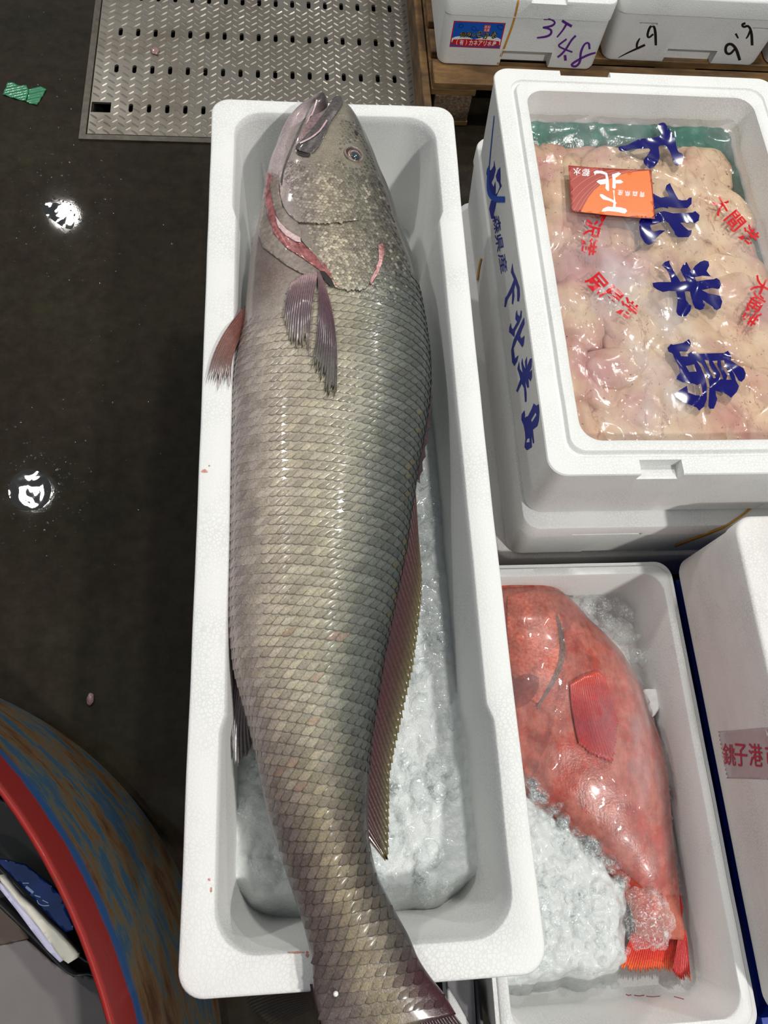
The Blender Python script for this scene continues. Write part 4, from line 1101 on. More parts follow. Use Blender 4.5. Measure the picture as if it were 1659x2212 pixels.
ft([Z(1430, 730, 8.295, q) for q in ([(90, 185), (155, 112), (200, 125), (380, 90), (480, 20), (520, 100), (490, 190), (445, 248), (310, 245), (340, 330), (465, 335), (460, 290), (555, 230), (575, 295), (700, 285), (1115, 270), (1180, 232), (1240, 330), (1230, 405), (1330, 470), (1460, 545), (1500, 640), (1480, 730), (1425, 790), (1370, 770), (1330, 700), (1215, 520), (1290, 650), (1320, 760), (1378, 870), (1340, 970), (1235, 1075), (1150, 1010), (955, 945), (965, 1040), (990, 1090), (960, 1190), (925, 1270), (850, 1272), (825, 1220), (840, 1000), (850, 850), (835, 760), (760, 560), (700, 460), (615, 408), (690, 520), (770, 700), (800, 850), (800, 1100), (750, 1230), (665, 1305), (620, 1250), (400, 1160), (250, 1070), (212, 1000), (330, 930), (445, 860), (465, 980), (600, 1030), (730, 1038), (715, 900), (690, 820), (630, 850), (560, 820), (380, 800), (260, 740), (270, 690), (325, 620), (290, 500), (220, 360), (185, 280), (120, 250)],
     [(425, 505), (575, 475), (615, 605), (485, 612)], [(765, 398), (835, 410), (850, 490), (920, 620), (965, 722), (920, 725), (870, 620), (800, 480)], [(905, 415), (990, 410), (985, 480), (1060, 640), (1095, 740), (1035, 740), (1045, 650), (960, 520)], [(1050, 408), (1110, 405), (1130, 520), (1200, 640), (1240, 750), (1145, 750), (1170, 680), (1070, 520)])])
ft(Z(1100, 150, 2.967, [(172, 170), (215, 190), (238, 232), (215, 238), (190, 205)]), step=3)
def gl(ch, cx, cy, w_, ang, sk=1.0):
    a = math.radians(ang); return (ch, cx, cy, (w_ * math.cos(a), w_ * math.sin(a)), (w_ * sk * math.sin(a), -w_ * sk * math.cos(a)))
glyphs('lettering', [gl('沢', 1280, 494, 38, 104), gl('港', 1271, 533, 38, 98), gl('野', 1296, 462, 32, 120),
                     gl('尻', 1289, 612, 42, 50), gl('屋', 1321, 640, 42, 44), gl('港', 1355, 669, 44, 40),
                     gl('大', 1557, 444, 38, 62), gl('間', 1587, 478, 38, 50), gl('港', 1617, 510, 40, 44),
                     gl('大', 1643, 618, 38, 115), gl('畑', 1634, 652, 34, 120), gl('港', 1621, 683, 40, 125)], tF, RED_INK, film, FO + .0004, bold=.018)

# orange origin card
z79 = 7.9
CARD_O = simple('orange_card', lin(232, 116, 36), .35, nscale=400, var=.04); CARD_R = simple('brick_red_print', lin(166, 58, 46), .35, nscale=400, var=.05); CARD_L = ink('pale_line_print', lin(226, 128, 96))
card = tag(empty('origin_card', at(1320, 415, .505)), 'orange and brick-red printed card lying on the film', 'card')
cc4 = [(1227, 359), (1406, 368), (1413.7, 474), (1235, 457)]
def zcard(x, y): return .0065 * ((x - 1320) / 90) ** 2 * .3
cbody = flat_patch('card_body', cc4, .5085, CARD_R, card, 8, zcard, .0008); tCd = bvh(cbody)
drape('printed_panel', Z(1220, 350, z79, [(275, 850), (330, 740), (400, 610), (500, 480), (620, 380), (740, 300), (880, 235), (1050, 190), (1250, 160), (1435, 145), (1475, 400), (1525, 972), (1300, 955), (900, 918)]), tCd, CARD_O, card, off=.0002, step=8)
strips('printed_line', [(Z(1220, 350, z79, q), .9) for q in ([(72, 350), (180, 270), (330, 185), (520, 130)], [(104, 530), (230, 390), (420, 260), (640, 170), (860, 135)], [(115, 720), (220, 560), (400, 390), (600, 260), (850, 170), (1100, 140)], [(155, 830), (260, 640), (430, 450), (620, 310), (850, 215), (1100, 150)], [(225, 845), (330, 650), (480, 460), (680, 300), (900, 205), (1200, 150)])], tCd, CARD_L, card, .0003)
for q in ([(490, 170), (540, 145), (640, 155), (720, 190), (745, 290), (755, 400), (755, 490), (735, 500), (690, 450), (700, 375), (610, 390), (540, 340), (570, 310), (700, 290), (690, 220), (600, 195), (530, 200), (515, 235)],
          [(805, 210), (850, 200), (920, 175), (960, 200), (900, 250), (860, 275), (870, 310), (950, 305), (1000, 345), (960, 370), (865, 370), (870, 440), (850, 465), (810, 440), (815, 320)],
          [(820, 480), (850, 490), (845, 560), (865, 680), (888, 712), (866, 712), (868, 770), (940, 775), (1040, 800), (1065, 840), (1020, 885), (920, 860), (760, 840), (625, 850), (650, 800), (730, 762), (820, 770), (830, 700), (760, 665), (650, 640), (595, 580), (600, 550), (640, 552), (720, 600), (835, 655), (832, 560)]):
    drape('lettering', Z(1220, 350, z79, q), tCd, WHITE_INK, card, off=.0004, step=4, smooth=False)
glyphs('lettering', [gl('青', 1387, 420.5, 12, 184), gl('森', 1371.5, 419, 12, 184), gl('県', 1355.5, 418, 12, 184), gl('産', 1340, 416.5, 12, 184)], tCd, WHITE_INK, card, .0004, bold=.01)
glyphs('lettering', [gl('都', 1266, 373, 17, 184), gl('水', 1246, 371, 17, 184)], tCd, WHITE_INK, card, .0004, bold=.012)

# ================================================================== BLUE PALLET, RED FISH BOX, TAPED BOX
BLUEP = simple('blue_plastic', lin(22, 60, 170), .35, nscale=60, var=.15, bmp=.2)
bpx = 0
bp = tag(empty('blue_crate', (.98, .05, 0)), 'blue plastic crate carrying the taped foam box', 'crate')
vs, fs = loft([rrect(.735, 1.23, -.36, .40, .02, 0), rrect(.725, 1.24, -.37, .41, .02, .26), rrect(.720, 1.246, -.376, .410, .022, .262), rrect(.720, 1.246, -.376, .410, .022, .283), rrect(.735, 1.23, -.36, .40, .02, .284)])
mk('crate_body', vs, fs, BLUEP, bp); sharp_by_angle(bpy.data.objects['crate_body'], 40)
v, f = box_vf(.680, .735, -.42, -.318, .20, .262); mk('crate_handle', v, f, BLUEP, bp, smooth=False)
for zz in (.06, .12, .18):
    for (a0, a1, b0, b1) in ((.70, 1.23, -.379, -.366), (.716, .730, -.36, .40)):
        v, f = box_vf(a0, a1, b0, b1, zz, zz + .012); mk('crate_rib', v, f, BLUEP, bp, smooth=False)
EX0, EX1, EY0, EY1 = .262, .668, -.335, .413
red_box = tag(empty('foam_box', (.46, .04, 0)), 'open white foam box with the red fish and crushed ice', 'box')
def re(i, z, r=.03): return rrect(EX0 + i, EX1 - i, EY0 + i, EY1 - i, r, z, 8, 30)
rg = [re(.028, .0005), re(.020, .004), re(.018, .012), re(.003, .262), re(.001, .276), re(.002, .2785), re(.008, .279), re(.0085, .2805), re(.011, .2835), re(.024, .2835, .032), re(.0255, .281, .034), re(.033, .15, .035), re(.045, .128, .04), re(.06, .125, .04)]
vs, fs = loft(rg); eb = mk('box_body', jitter(vs), fs, FOAM, red_box); sharp_by_angle(eb, 50)
tE = bvh(eb)
strips('scribble', [([(1352, 2148), (1358, 2151), (1364, 2149)], 1.6), ([(1370, 2150), (1380, 2152), (1392, 2150)], 1.6), ([(1396, 2152), (1408, 2154), (1426, 2152)], 1.4), ([(1456, 2153), (1468, 2156), (1478, 2159)], 1.4)], tE, MAROON_INK, red_box)

taped, gB, gL = lidded_box('foam_box', .6708, 1.20, -.312, .4145, .285, .505, .002, FOAM_OLD, 'scuffed lidded white foam box with red-lettered tape on its side', r=.03)
tG = bvh(gB, gL)
TAPE = simple('clear_packing_tape', lin(176, 166, 168), .25, nscale=80, var=.06, coat=.4)
tl = [(1552, 1580), (1600, 1576), (1659, 1571), (1700, 1568), (1700, 1686), (1659, 1684), (1620, 1682), (1571, 1681)]
zz = []
for k in range(23):
    t = k / 22; zz.append((1571 - 19 * t + (2.2 if k % 2 else -1.2), 1681 - 101 * t))
tape = drape('packing_tape', tl[1:-1] + zz, tG, TAPE, None, off=.0006, step=8, skirt=.0007)
tag(tape, 'grey packing tape with red harbour lettering on the scuffed box', 'tape'); tT = bvh(tape, gB, gL)
def gtx(ch, cx, cy, w_, h_, a=6):
    r_ = math.radians(a); return (ch, cx, cy, (w_ * math.cos(r_), w_ * math.sin(r_)), (-h_ * math.sin(r_) * .3 - 2, -h_))
glyphs('lettering', [gtx('銚', 1576, 1630, 26, 48), gtx('子', 1601, 1631, 28, 52), gtx('港', 1633, 1631, 30, 52), gtx('市', 1668, 1632, 28, 50)], tT, MAROON_INK, tape, .0009, bold=.008)

# blocky thing beside the red fish box: black strap, white lid corner and grey film
side_box = tag(empty('foam_box', (.19, -.35, 0)), 'corner of a small white foam box in a black band, beside the red fish box', 'box')
vs, fs = loft([rrect(.218, .250, -.40, -.262, .012, .0, 5, 4), rrect(.214, .252, -.41, -.258, .014, .10, 5, 4), rrect(.2105, .2525, -.415, -.2545, .015, .165, 5, 4), rrect(.214, .2505, -.411, -.258, .013, .17, 5, 4)])
mk('box_body', vs, fs, FOAM, side_box)
BLACKP = simple('black_plastic', lin(20, 21, 30), .3, nscale=60, var=.2); GREYF = simple('grey_film', lin(120, 118, 120), .25, nscale=40, var=.2, coat=.5)
v, f = box_vf(.2035, .209, -.42, -.25, .0, .172); mk('strap', v, f, BLACKP, side_box, smooth=False)
v, f = box_vf(.2535, .2575, -.42, -.25, .0, .21); mk('strap', v, f, BLACKP, side_box, smooth=False)
vs = [(.210, -.22, .18), (.2525, -.22, .19), (.2525, -.33, .173), (.228, -.285, .176), (.212, -.26, .175)]
vs += [(x, y, z - .002) for x, y, z in vs]
mk('film_flap', vs, [(0, 1, 2, 3, 4), (9, 8, 7, 6, 5), (0, 5, 6, 1), (1, 6, 7, 2), (2, 7, 8, 3), (3, 8, 9, 4), (4, 9, 5, 0)], GREYF, side_box, smooth=False)

# ---------------- red fish
m, nt, b = mat_new('red_skin'); n1 = nz(nt, 13, 7, .75); n2 = nz(nt, 60, 5, .65, stretch=(1, .5, 1)); n3 = nz(nt, 240, 3, .6)
c1 = ramp(nt, n1.outputs[0], [(.34, lin(188, 48, 22)), (.43, lin(190, 74, 50)), (.52, lin(198, 118, 100)), (.60, lin(190, 96, 78)), (.70, lin(208, 82, 34))])
c2 = ramp(nt, n2.outputs[0], [(.35, (.72, .58, .55, 1)), (.65, (1.18, 1.15, 1.12, 1))])
nt.links.new(mixc(nt, c1.outputs[0], c2.outputs[0], 1.0, 'MULTIPLY'), b.inputs['Base Color']); setp(b, rough=.3, coat=.6, coatr=.07)
bump(nt, b, n3.outputs[0], .4, .001); bump(nt, b, n2.outputs[0], .3, .003); REDS = m
RST = np.array([(960, 1255, 1150, 1250), (955, 1275, 1195, 1268), (950, 1310, 1240, 1305), (945, 1345, 1275, 1345), (950, 1390, 1318, 1385), (960, 1430, 1350, 1425), (975, 1480, 1380, 1475), (1000, 1540, 1402, 1540), (1030, 1600, 1424, 1600),
                (1070, 1660, 1438, 1660), (1120, 1715, 1445, 1720), (1180, 1765, 1450, 1785), (1240, 1815, 1455, 1845), (1300, 1870, 1462, 1900), (1340, 1925, 1468, 1950), (1365, 1975, 1476, 1995), (1372, 2020, 1482, 2030)], float)
rd = np.arange(len(RST), dtype=float); NR = 110; NC = 56
RS = np.stack([cub(rd, RST[:, q], np.linspace(0, rd[-1], NR)) for q in range(4)], 1)
rv = []; rf_ = []
for i in range(NR):
    t = i / (NR - 1); zc = .190 + .012 * math.sin(t * 3) - .012 * t; h = np.interp(t, [0, .06, .2, .5, .75, .92, 1], [.02, .045, .066, .066, .045, .024, .014])
    Lp = np.array(at(*RS[i][:2], zc)); Rp = np.array(at(*RS[i][2:], zc)); Lp[0] = max(Lp[0], EX0 + .035); Rp[0] = min(Rp[0], EX1 - .036)
    mid = (Lp + Rp) / 2; hw = (Rp - Lp) / 2
    for k in range(NC):
        a = 2 * math.pi * k / NC; zz_ = h * math.sin(a) * (1 if math.sin(a) > 0 else .8)
        q = mid + hw * math.cos(a) + np.array([0, 0, zz_]); q[2] = max(q[2], .131) + .0022 * noise.noise(Vector(q * 26)); rv.append(q)
for i in range(NR - 1):
    for k in range(NC):
        j = (k + 1) % NC; rf_.append((i * NC + k, (i + 1) * NC + k, (i + 1) * NC + j, i * NC + j))
rf_ += [tuple(range(NC)), tuple((NR - 1) * NC + k for k in range(NC))[::-1]]
redfish = tag(empty('red_fish', (.48, .05, .13)), 'big bright red fish in clear plastic, half buried in ice', 'fish')
rbody = mk('body', rv, rf_, REDS, redfish); tR = bvh(rbody)
REDG = piece_mat('red_gill', lin(196, 60, 40), lin(222, 140, 112), .3)
REDD = piece_mat('dark_gill', lin(96, 66, 60), lin(150, 118, 108), .3); REDK = piece_mat('throat_red', lin(118, 34, 24), lin(176, 64, 44), .3)
drape('gill_cover', [(1096, 1290), (1150, 1278), (1190, 1300), (1212, 1340), (1218, 1400), (1206, 1450), (1186, 1490), (1160, 1520), (1130, 1500), (1096, 1440)], tR, REDG, redfish, step=8, offf=lambda x, y: .004, skirt=.006)
drape('gill_slit', stroke_loop(smooth_line([(1200, 1330), (1212, 1372), (1214, 1420), (1200, 1462), (1176, 1502), (1160, 1530)]), [3, 10, 13, 11, 7, 3]), tR, REDD, redfish, step=5, off=.0046)
drape('throat_patch', chaikin([(1096, 1480), (1130, 1456), (1165, 1462), (1162, 1492), (1146, 1516), (1112, 1532)], 2), tR, REDK, redfish, step=5, off=.0062)
RPEC = [(0, lin(214, 66, 34)), (.2, lin(186, 40, 34)), (.6, lin(166, 50, 56)), (1, lin(188, 34, 26))]
fin('pectoral_fin', [(1229, 1476), (1258, 1458), (1290, 1449), (1306, 1466)], [(1250, 1612), (1286, 1642), (1322, 1650), (1333, 1560)], over(tR, .005, .006, .22), 22, lambda u, v: lerp3(RPEC, v), redfish, fray=.05, seed=21, amp=.0005, bow=.03)
fin('caudal_fin', [(1372, 2000), (1410, 2010), (1450, 2012), (1482, 2010)], [(1336, 2092), (1376, 2106), (1440, 2100), (1492, 2122)], lambda px, py, u, v: at(px, py, .176 - .018 * v + .014 * smoothstep(.6, 1, u)), 30, lambda u, v: lerp3([(0, lin(196, 40, 30)), (.6, lin(216, 50, 28)), (1, lin(238, 110, 50))], v), redfish, fray=.10, seed=22, amp=.0012)
fin('caudal_fin', [(1462, 1900), (1470, 1930), (1476, 1960)], [(1492, 2112), (1470, 2122), (1452, 2100)], lambda px, py, u, v: at(px, py, .196 - .012 * v), 10, lambda u, v: lerp3([(0, lin(170, 30, 26)), (1, lin(190, 30, 24))], v), redfish, fray=.04, seed=23, amp=.001)
fin('dorsal_fin', [(1436, 1690), (1446, 1800), (1462, 1920)], [(1446, 1730), (1458, 1840), (1472, 1950)], lambda px, py, u, v: at(px, py, .19 - .01 * v), 16, lambda u, v: lerp3([(0, lin(160, 40, 36)), (1, lin(180, 40, 34))], v), redfish, fray=.1, seed=24)

# ice in the red fish box
def in_E(x, y):
    a0, a1, b0, b1, r = EX0 + .034, EX1 - .034, EY0 + .034, EY1 - .034, .035
    if not (a0 < x < a1 and b0 < y < b1): return False
    dx = max(a0 + r - x, x - (a1 - r), 0); dy = max(b0 + r - y, y - (b1 - r), 0); return dx * dx + dy * dy < r * r
def pix(x, y, z):
    q = RC.transposed() @ Vector((x, y, z - CAM_H)); return IW / 2 + FPX * q.x / -q.z, IH / 2 - FPX * q.y / -q.z
def z_E(x, y):
    px, py = pix(x, y, .205)
    bx = np.interp(py, [1500, 1600, 1700, 1760, 1830, 1900, 1960, 2110], [1000, 1070, 1160, 1235, 1318, 1378, 1392, 1376])
    bx += 22 * noise.noise(Vector((x * 35, y * 35, 7)))
    a = smoothstep(-30, 55, bx - px); f = smoothstep(-.300, -.235, y + .012 * noise.noise(Vector((x * 28, 0, 3))))
    return .116 + .100 * a * f * (.90 + .10 * smoothstep(40, 160, bx - px))
ice_e = ice_field('ice_bed', in_E, (EX0 + .03, EX1 - .03, EY0 + .03, EY1 - .03), z_E, .0032, ICE_BED, 'crushed white ice heaped over the red fish tail', bumpy=.012)
ice_e.data.materials.clear(); m2 = ICE_BED.copy(); ice_e.data.materials.append(m2)
sp = []
for _ in range(260):
    x, y = random.uniform(EX0 + .045, .60), random.uniform(EY0 + .05, .12)
    if in_E(x, y) and z_E(x, y) > .195: sp.append((Vector((x, y, z_E(x, y) + random.uniform(.003, .010))), random.choice((.005, .007, .010, .014))))
for k in range(70):
    t = random.random(); px, py = 1150 + 215 * t + random.uniform(-20, 12), 1690 + 230 * t + random.uniform(-10, 16)
    p, n = hit(tR, px, py)
    if p is not None: sp.append((p + Vector((0, 0, .006)), random.choice((.006, .009, .012))))
tag(chunks('ice_chunks', sp, ICE, ''), 'loose clear ice chunks along the lower flank of the red fish', 'ice', kind='stuff')
def ice_lump(name, spots, label):
    o = chunks(name, spots, ICE, ''); tag(o, label, 'ice'); return o
big = blob('ice_lump', at(1402, 1985, .222), .040, .046, .017, ICE, 'large clear ice lump on the tail of the red fish', 'ice', seed=8, sub=5, amp=.34, freq=1.9)
ice_lump('ice_lump', [(at(px, py, .175), r) for px, py, r in ((1270, 1310, .018), (1300, 1305, .020), (1335, 1310, .020), (1355, 1325, .016), (1310, 1340, .020), (1345, 1350, .017), (1345, 1378, .016), (1368, 1380, .014), (1372, 1418, .016), (1388, 1425, .013))], 'clear ice cluster between the red fish and the far box corner')
# broken foam piece
vs, fs = chunk_vf(Vector((0, 0, 0)), .018, 5, .5)
pc = at(1409, 1518, .165)
lp = [(1382, 1490), (1400, 1488), (1420, 1489), (1430, 1502), (1430, 1520), (1415, 1545), (1406, 1552), (1395, 1530)]
flat_patch('foam_fragment', lp, .192, FOAM_CUT, None, 5, lambda x, y: .002 * noise.noise(Vector((x * .1, y * .1, 0))), .02)
tag(bpy.data.objects['foam_fragment'], 'small broken white foam piece beside the red fish', 'foam piece')

# plastic bag over the red fish
BAG = film_mat('bag_film', .15, .7, .05, bscale=14, bstr=.35)
bvs = []; bfs = []; nx, ny = 110, 150
bag_idx = {}
outline = [(1000, 1242), (1180, 1240), (1215, 1262), (1250, 1300), (1300, 1360), (1352, 1420), (1388, 1475), (1412, 1540), (1440, 1600), (1462, 1700), (1474, 1790), (1488, 1850), (1490, 1900), (1470, 1935), (1395, 1925), (1330, 1870), (1240, 1800), (1150, 1730), (1060, 1690), (980, 1640), (960, 1400)]
V, F = tri_fill([resample(outline, 7)], 7); ok = {}
for i, v in enumerate(V):
    p, n = hit(tR, v.x, v.y)
    if p is None: p = at(v.x, v.y, .165)
    p = Vector(p); x, y = p.x, p.y
    e = .004 + .0035 * ridge(x, y, 11, .6, 2) + .0035 * ridge(x, y, 13, -.5, 4) + .003 * noise.noise(Vector((x * 30, y * 30, 1)))
    d_ = (CP - p).normalized(); q = p + Vector((0, 0, 1)) * e * 1.2 + d_ * .002
    q.x = min(max(q.x, EX0 + .036), EX1 - .036); q.y = min(q.y, EY1 - .036); bvs.append(q)
bfs = []
for f in F:
    a, b_, c = [bvs[i] for i in f[:3]]; f = list(f)
    if (b_ - a).cross(c - a).z < 0: f = f[::-1]
    bfs.append(f)
tag(mk('plastic_bag', bvs, bfs, BAG), 'clear wrinkled plastic bag wrapped over the red fish', 'bag')

# ================================================================== WOODEN PALLET WITH TWO BOXES
m, nt, b = mat_new('old_wood'); n1 = nz(nt, 18, 6, .65, stretch=(.25, 1, 2)); n2 = nz(nt, 5, 4, .6)
c1 = ramp(nt, n1.outputs[0], [(.3, lin(66, 46, 26)), (.55, lin(134, 100, 58)), (.75, lin(172, 134, 84))]); c2 = ramp(nt, n2.outputs[0], [(.35, (.45,) * 3), (.65, (1.1,) * 3)])
nt.links.new(mixc(nt, c1.outputs[0], c2.outputs[0], 1.0, 'MULTIPLY'), b.inputs['Base Color']); setp(b, rough=.6); bump(nt, b, n1.outputs[0], .5, .002); WOOD = m
m, nt, b = mat_new('chip_block'); n1 = nz(nt, 130, 4, .7); c1 = ramp(nt, n1.outputs[0], [(.3, lin(58, 44, 32)), (.5, lin(98, 78, 60)), (.75, lin(150, 126, 104))])
nt.links.new(c1.outputs[0], b.inputs['Base Color']); setp(b, rough=.8); bump(nt, b, n1.outputs[0], .6, .003); CHIP = m
wp = tag(empty('wooden_pallet', (.95, 2.2, 0)), 'weathered wooden pallet with chipboard blocks under the two far boxes', 'pallet')
def bevel_box(name, x0, x1, y0, y1, z0, z1, mat, parent, bv=.002):
    bm = bmesh.new(); v, f = box_vf(x0, x1, y0, y1, z0, z1); vv = [bm.verts.new(q) for q in v]
    for q in f: bm.faces.new([vv[i] for i in q])
    bmesh.ops.bevel(bm, geom=bm.edges, offset=bv, segments=1, affect='EDGES')
    for q in bm.verts: q.co += noise.noise_vector(q.co * 9) * .0012
    me = bpy.data.meshes.new(name); bm.to_mesh(me); bm.free(); return link(name, me, mat, parent, smooth=False)
xx = .352
rn = random.Random(4)
for k in range(9):
    y = 1.782 + k * .115; bevel_box('deck_board', .350, 1.75, y, y + rn.uniform(.085, .10), .1185, .1385, WOOD, wp)
for x in (.346, .98, 1.62):
    bevel_box('stringer_board', x, x + .12, 1.785, 2.8, .098, .1180, WOOD, wp)
    for y in (1.785, 2.25, 2.7): bevel_box('block', x + .012, x + .112, y, y + .10, .018, .0975, CHIP, wp)
    bevel_box('base_board', x + .002, x + .115, 1.785, 2.8, .001, .0175, WOOD, wp)
bevel_box('side_board', .322, .343, 1.70, 2.8, .002, .112, WOOD, wp)
b1, b1b, b1l = lidded_box('foam_box', .358, .792, 1.845, 2.45, .1385, .327, .004, FOAM, 'lidded foam box with the blue and red fish sticker on the wooden pallet', r=.022, lid_h=.05,
                          cuts=[box_vf(.528, .662, 1.80, 1.878, .13, .186)], lid_cuts=[box_vf(.57, .66, 1.80, 1.875, .318, .34)])
b2, b2b, b2l = lidded_box('foam_box', .812, 1.272, 1.880, 2.45, .1385, .327, .010, FOAM, 'lidded foam box with black handwritten numbers on the wooden pallet', r=.024, lid_h=.05,
                          cuts=[box_vf(.99, 1.130, 1.83, 1.912, .13, .182), box_vf(.880, .930, 1.83, 1.893, .248, .255), box_vf(1.19, 1.24, 1.83, 1.893, .248, .255)])
b3, b3b, b3l = lidded_box('foam_box', 1.283, 1.75, 1.886, 2.45, .1385, .327, .010, FOAM, 'plain white foam box cut off by the picture edge on the wooden pallet', r=.024, lid_h=.05)
t1 = bvh(b1b, b1l); t2 = bvh(b2b, b2l)
z4 = 4.046
qd = Z(930, 0, z4, [(205, 180), (658, 200), (605, 425), (165, 408)])
def bil(u, v):
    a = [qd[0][i] + (qd[1][i] - qd[0][i]) * u for i in (0, 1)]; c = [qd[3][i] + (qd[2][i] - qd[3][i]) * u for i in (0, 1)]
    return (a[0] + (c[0] - a[0]) * v, a[1] + (c[1] - a[1]) * v)
ST_R = ink('sticker_red', lin(206, 26, 34)); ST_B = ink('sticker_blue', lin(16, 88, 190)); ST_Y = ink('sticker_yellow', lin(214, 196, 60))
stk = tag(empty('fish_sticker', hit(t1, 1030, 75)[0]), 'blue, white and red printed sticker on the purple-numbered foam box', 'sticker')
quad = lambda a, b_, c, d_: [bil(a, c), bil(b_, c), bil(b_, d_), bil(a, d_)]
drape('sticker_sheet', quad(0, 1, 0, 1), t1, ST_R, stk, off=.0005, step=12, smooth=False)
drape('printed_panel', quad(.02, .98, .035, .965), t1, ST_B, stk, off=.0008, step=12, smooth=False)
drape('printed_panel', [bil(*q) for q in ((.02, .66), (.08, .60), (.2, .56), (.34, .60), (.45, .68), (.58, .60), (.75, .52), (.92, .58), (.98, .64), (.98, .84), (.9, .90), (.1, .90), (.02, .80))], t1, WHITE_INK, stk, off=.0011, step=8, smooth=False)
drape('printed_panel', chaikin([bil(*q) for q in ((.03, .80), (.06, .67), (.94, .67), (.975, .80), (.94, .93), (.06, .93))], 1), t1, ST_R, stk, off=.0014, step=8, smooth=False)
drape('printed_panel', quad(.60, .725, .10, .36), t1, ST_R, stk, off=.0011, step=6, smooth=False)
def q_gl(ch, u, v, su, sv):
    c = bil(u, v); r_ = (bil(u + su, v)[0] - c[0], bil(u + su, v)[1] - c[1]); d2 = bil(u, v + sv); return (ch, c[0], c[1], r_, (c[0] - d2[0], c[1] - d2[1]))
glyphs('lettering', [q_gl(ch, .13 + .092 * i, .80, .080, .20) for i, ch in enumerate('(有)カネアリ水産')], t1, WHITE_INK, stk, .0017, bold=.015)
tit = [('高', .22, .50, .105, .22), ('知', .33, .50, .105, .22), ('の', .43, .51, .08, .16), ('さ', .54, .47, .13, .28), ('か', .68, .51, .13, .28), ('な', .82, .47, .13, .28)]
glyphs('lettering', [q_gl(*q) for q in tit], t1, ST_Y, stk, .0014, bold=.05); glyphs('lettering', [q_gl(*q) for q in tit], t1, BLACK_INK, stk, .0018, bold=.015)
glyphs('lettering', [q_gl('高', .632, .17, .05, .11), q_gl('知', .69, .17, .05, .11), q_gl('名', .632, .29, .05, .11), q_gl('産', .69, .29, .05, .11)], t1, WHITE_INK, stk, .0015, bold=.0)
strips('fish_drawing', [([bil(*q) for q in ((.36, .26), (.38, .18), (.44, .20), (.47, .34), (.40, .33), (.36, .26))], .7), ([bil(*q) for q in ((.47, .34), (.52, .31))], .7), ([bil(*q) for q in ((.85, .12), (.90, .06), (.98, .14), (.96, .26), (.88, .22), (.85, .12))], .8),
                        ([bil(*q) for q in ((.12, .12), (.17, .10), (.2, .18), (.16, .26), (.11, .22), (.12, .12))], .8)], t1, BLACK_INK, stk, .0013)
hw = lambda pts, w_: (Z(930, 0, z4, pts), w_)
strips('handwriting', [hw([(990, 170), (1050, 165), (1095, 195), (1060, 230), (960, 240), (1050, 250), (1060, 290), (1020, 320), (930, 330)], [2, 4, 4, 5, 3, 5, 5, 5, 3]), hw([(1150, 180), (1190, 205), (1235, 230)], 6), hw([(1190, 205), (1160, 260), (1105, 325)], [5, 4, 3]),
                       hw([(1270, 310), (1230, 350), (1190, 420), (1150, 470), (1110, 500)], 4.5), hw([(1190, 340), (1150, 370), (1110, 400), (1170, 430), (1240, 455)], 4), hw([(1175, 480), (1180, 530)], 6),
                       hw([(1390, 430), (1385, 370), (1345, 380), (1310, 460), (1310, 540), (1270, 585), (1225, 570), (1260, 540), (1370, 480), (1460, 455)], [4, 5, 4, 5, 5, 5, 5, 5, 5, 3])], t1, PURPLE_INK, b1)
z45 = 4.496
hb = lambda pts, w_: (Z(1290, 0, z45, pts), w_)
strips('handwriting', [hb([(205, 560), (300, 510), (400, 465), (465, 435)], [1, 3, 5, 5]), hb([(415, 370), (385, 420), (385, 465)], [2, 5, 4]), hb([(545, 330), (500, 370), (485, 340), (510, 260), (545, 245), (565, 290), (570, 440)], [4, 4, 5, 5, 5, 6, 5]),
                       hb([(1345, 325), (1370, 372)], [5, 3]), hb([(1340, 470), (1290, 530), (1245, 510), (1250, 440), (1300, 420), (1350, 470), (1385, 585)], [4, 5, 6, 6, 6, 7, 6]), hb([(1440, 225), (1405, 235), (1420, 265), (1470, 245), (1500, 310), (1505, 440)], [5, 5, 5, 5, 6, 6]), hb([(1485, 300), (1465, 350), (1445, 375)], [5, 4, 2])], t2, BLACK_INK, b2)
bb = strips('rubber_band', [([(1121, -10), (1119, 8), (1110, 45), (1098, 80), (1082, 120), (1074, 143)], 4)], t1, BAND, None, .0012); tag(bb, 'tan rubber band round the stickered foam box', 'rubber band')

# ================================================================== RUSTY PAINTED ROUND HOUSING
m, nt, b = mat_new('rusty_paint')
tc = nd(nt, 'ShaderNodeTexCoord'); uvn = nd(nt, 'ShaderNodeAttribute', attribute_name='uvw'); 
def cyl_noise(scale, det, rough, st):
    n = nd(nt, 'ShaderNodeTexNoise'); n.inputs['Scale'].default_value = scale; n.inputs['Detail'].default_value = det; n.inputs['Roughness'].default_value = rough
    mp = nd(nt, 'ShaderNodeMapping'); mp.inputs['Scale'].default_value = st; nt.links.new(uvn.outputs['Vector'], mp.inputs[0]); nt.links.new(mp.outputs[0], n.inputs['Vector']); return n
a1 = cyl_noise(7, 7, .72, (1, 2.0, 1)); a2 = cyl_noise(30, 7, .8, (1, 9, 1)); a3 = cyl_noise(14, 6, .7, (1, 2, 1))
base = ramp(nt, a1.outputs[0], [(.36, lin(86, 50, 24)), (.46, lin(124, 92, 54)), (.52, lin(96, 104, 92)), (.57, lin(44, 90, 124)), (.72, lin(58, 104, 128))])
st = ramp(nt, a2.outputs[0], [(.3, (.5, .48, .45, 1)), (.6, (1.1, 1.08, 1.05, 1))])
c = mixc(nt, base.outputs[0], st.outputs[0], .85, 'MULTIPLY')
sx = nd(nt, 'ShaderNodeSeparateXYZ'); nt.links.new(uvn.outputs['Vector'], sx.inputs[0])
